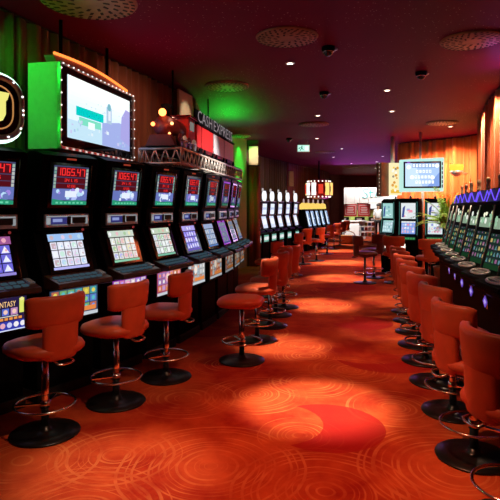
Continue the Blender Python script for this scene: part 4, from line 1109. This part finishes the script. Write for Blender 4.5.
# the attendant
def person():
    t = thing('person', 'person in white shirt standing behind the bar counter', 'person', (6.75, 27.4, 0), face(-.4, -1))
    def skin(name, V, E, R, m, parent):
        me = bpy.data.meshes.new(name); me.from_pydata(V, E, []); me.materials.append(m)
        o = bpy.data.objects.new(name, me); col.objects.link(o); o.parent = parent
        me.attributes if False else None
        sk = o.modifiers.new('skin', 'SKIN'); 
        if not me.skin_vertices: bpy.context.view_layer.objects.active = o
        for i, q in enumerate(R): me.skin_vertices[0].data[i].radius = q if isinstance(q, tuple) else (q, q)
        me.skin_vertices[0].data[0].use_root = True
        sb = o.modifiers.new('sub', 'SUBSURF'); sb.levels = 2; sb.render_levels = 2
        for p_ in me.polygons: p_.use_smooth = True
        sk.use_smooth_shade = True
        return o
    Vv = [(0, 0, .95), (0, .0, 1.15), (0, .01, 1.36), (0, 0, 1.50), (0, -.01, 1.58), (0, -.02, 1.72),
          (.17, .01, 1.42), (.22, -.02, 1.15), (.18, -.20, 1.0), (.17, -.27, .98),
          (-.17, .01, 1.42), (-.22, -.02, 1.15), (-.18, -.20, 1.0), (-.17, -.27, .98),
          (.10, 0, .85), (.11, -.01, .48), (.11, .02, .08), (.11, -.10, .04),
          (-.10, 0, .85), (-.11, -.01, .48), (-.11, .02, .08), (-.11, -.10, .04)]
    E = [(0, 1), (1, 2), (2, 3), (3, 4), (4, 5), (2, 6), (6, 7), (7, 8), (8, 9), (2, 10), (10, 11), (11, 12), (12, 13), (0, 14), (14, 15), (15, 16), (16, 17), (0, 18), (18, 19), (19, 20), (20, 21)]
    R = [(.15, .10), (.13, .09), (.15, .10), .05, .085, .07, .055, .045, .035, .03, .055, .045, .035, .03, .085, .06, .045, .035, .085, .06, .045, .035]
    b = skin('body', Vv, E, R, SKIN, t)
    Vs = [(0, 0, .93), (0, .0, 1.15), (0, .01, 1.37), (0, 0, 1.46), (.17, .01, 1.42), (.225, -.02, 1.13), (-.17, .01, 1.42), (-.225, -.02, 1.13)]
    skin('white_shirt', Vs, [(0, 1), (1, 2), (2, 3), (2, 4), (4, 5), (2, 6), (6, 7)], [(.19, .13), (.165, .12), (.18, .125), .07, .075, .065, .075, .065], COUNTER, t)
    Vt = [(0, 0, .94), (.10, 0, .85), (.11, -.01, .48), (.11, .02, .1), (-.10, 0, .85), (-.11, -.01, .48), (-.11, .02, .1)]
    skin('dark_trousers', Vt, [(0, 1), (1, 2), (2, 3), (0, 4), (4, 5), (5, 6)], [(.17, .12), .105, .08, .065, .105, .08, .065], BLACKM, t)
    MB().ball((0, .01, 1.69), .098, HAIR, 14, (1, 1.1, 1.05), .42, 1.).build('hair', t)
    mb = MB(); mb.ball((.032, -.095, 1.655), .010, BLACKM, 8).ball((-.032, -.095, 1.655), .010, BLACKM, 8); mb.build('eyes_pattern', t)
    MB().ball((0, -.10, 1.63), .014, SKIN, 8).build('nose', t)
person()

# ------------------------------------------------------------------ light
for x, y, e, ang in ((.54, 4.2, 1250, 25), (.40, 6.0, 700, 22), (1.75, 6.7, 330, 24), (1.15, 8.5, 1000, 26), (2.3, 8.9, 300, 22), (2.0, 11.7, 1300, 28), (1.1, 11.2, 350, 22), (2.6, 15.0, 1300, 30), (1.8, 14.6, 350, 22),
                     (-.80, 3.10, 300, 26), (3.3, 19.0, 1100, 34), (3.9, 22.5, 800, 45)):
    spot(x, y, H - .02, e, ang, .95, (1, .90, .72))
for x, y, e, ang in ((.1, 3.0, 330, 56), (.6, 4.9, 170, 50), (1.3, 6.4, 110, 50), (1.1, 8.2, 70, 50), (1.8, 10.5, 70, 55), (2.2, 14, 90, 60), (3.2, 18, 140, 60)):
    spot(x, y, H - .02, e, ang, .9, (1, .26, .12))  # added red fill for the floor, no fittings behind it
spot(1.8, 6.8, H - .02, 800, 36, .8, (1, .90, .84), (-.50, 7.4, 2.2))  # added beam to whiten the truss and train
spot(.5, 6.9, H - .02, 130, 14, .6, (1, .88, .7), (-1.0, 8.0, 3.02))  # added beam on the cream panel above the train
spot(.2, 2.5, H - .02, 130, 40, .9, (1, .60, .38), (-1.4, 3.7, .8))  # added fill on the stool at the emblem end
spot(.3, 3.6, H - .02, 80, 40, .9, (1, .60, .38), (-.95, 4.6, .8))  # same added fill for the next jackpot row stools
spot(3.1, 9.0, H - .02, 380, 36, .9, (1, .9, .7), (3.8, 10, 1.5))  # extra beam put in to brighten the palm
spot(2.2, 22.6, H - .02, 160, 90, .9, (1, .6, .4), (3.2, 25.5, 1.6))  # added warm spot lifting the rust curtain and pillar
spot(.9, 16.0, H - .02, 60, 90, .9, (1, .7, .4), (.4, 17.0, 2.6))  # small added spot for the olive curtain
spot(.8, 12.6, H - .02, 45, 34, .9, (1, .35, .2), (.2, 13.9, 1.3))  # added reddish spot so the pier drape shows
spot(-.5, 5.6, H - .02, 45, 80, .9, (1, .55, .35), (-1.5, 6.5, 2.5))  # added warm wash on the jackpot row curtain
spot(.1, 3.0, H - .02, 150, 45, .9, (1, .56, .34), (1.45, 3.3, .8))  # added side fill for the front blue neon stools
spot(.7, 5.2, H - .02, 150, 45, .9, (1, .56, .34), (1.8, 5.3, .8))  # added side fill for the blue neon stools further back
spot(.7, 11.9, H - .05, 330, 14, .5, (1, .84, .66), (.14, 13.98, 2.98))  # narrow beam added for the cream panel on the pier
def point(n, p, e, c, r=.05):
    l = bpy.data.lights.new(n, 'POINT'); l.energy = e; l.color = c; l.shadow_soft_size = r
    o = bpy.data.objects.new(n, l); col.objects.link(o); o.location = p; return o
def area(n, p, aim, sx, sy, e, c):
    l = bpy.data.lights.new(n, 'AREA'); l.shape = 'RECTANGLE'; l.size = sx; l.size_y = sy; l.energy = e; l.color = c
    o = bpy.data.objects.new(n, l); col.objects.link(o); o.location = p
    o.rotation_euler = (Vector(aim) - Vector(p)).to_track_quat('-Z', 'Y').to_euler(); return o
point('emblem_backlight', (-2.03, 4.30, 2.40), 2.2, (.01, 1, .04))  # unseen green lamps placed to tint curtain and screen housing
point('emblem_backlight', (-2.10, 4.32, 2.95), 5.5, (.01, 1, .04))
spot(-.45, 11.2, 2.45, 420, 125, .9, (.01, 1, .05), (-.5, 10.9, 3.4), .1)  # unseen green uplight tinting the ceiling, not a downlight
spot(-.16, 13.3, H - .04, 60, 60, .6, (.01, 1, .05), (-.26, 13.5, 2.2), .05)  # unseen green beam down the niche wall
spot(-.19, 13.3, 1.95, 170, 60, .6, (.01, 1, .05), (-.24, 13.55, 3.3), .04)  # unseen green beam up the niche wall
point('train_lamp', (-1.0, 5.74, 2.66), 4, (1, .12, .04))
# curtain washers
for x, y, e in ((3.05, 6.3, 70), (3.5, 7.9, 90), (4.05, 9.4, 90)):
    spot(x, y, H - .05, e * 2.6, 110, 1, (1, .66, .40), (x + .45, y - .1, 1.2))
for x, y, e in ((5.0, 12.1, 200), (4.75, 12.9, 300), (4.1, 13.3, 520)):
    spot(x, y, H - .05, e, 120, 1, (1, .64, .38), (x + .4, y + .45, 1.2))
point('sconce_glow', (5.0, 12.45, 2.62), 5, (1, .55, .15))
area('bar_lamp', (7.5, 31.8, 3.3), (7.3, 31.5, 0), 4, 2, 190, (1, .97, .92))
area('fascia_lamp', (8.4, 30.35, 3.3), (8.4, 31.1, 2.3), 6, .25, 150, (1, .97, .92))  # unseen light added behind the header to brighten the fascia
spot(6.1, 27.6, 3.3, 260, 32, .6, (1, .97, .92), (6.1, 29.6, 1.2))  # added beam that keeps the menu boards bright
spot(4.9, 23.4, 3.3, 800, 38, .7, (1, .97, .92), (5.2, 25.6, .5))  # added beam to whiten the bar counter
spot(6.6, 26.4, 3.3, 500, 40, .7, (1, .97, .92), (6.75, 27.4, 1.2))  # added beam on the attendant
area('purple_cove', (4.6, 21.5, 2.9), (4.4, 21.0, 3.4), 2.5, 5, 60, (.55, .10, .9))  # unseen purple light added to tint the far ceiling, no cove there
point('purple_led', (3.15, 6.6, 3.15), 3.0, (.5, .15, 1.))
w = bpy.data.worlds.new('dim'); sc.world = w; w.use_nodes = True
w.node_tree.nodes['Background'].inputs['Color'].default_value = (.5, .15, .12, 1); w.node_tree.nodes['Background'].inputs['Strength'].default_value = .008

# ------------------------------------------------------------------ camera
cd = bpy.data.cameras.new('camera'); cam = bpy.data.objects.new('camera', cd); col.objects.link(cam)
cam.location = (0, 0, EYE); cam.rotation_euler = (PI / 2, 0, 0)
cd.sensor_fit = 'HORIZONTAL'; cd.sensor_width = 36; cd.lens = 36 * F / 500; cd.shift_y = -(250 - 207) / 500; cd.clip_start = .02
sc.camera = cam
sc.view_settings.view_transform = 'Standard'; sc.view_settings.look = 'None'; sc.view_settings.gamma = 1; sc.view_settings.exposure = 0
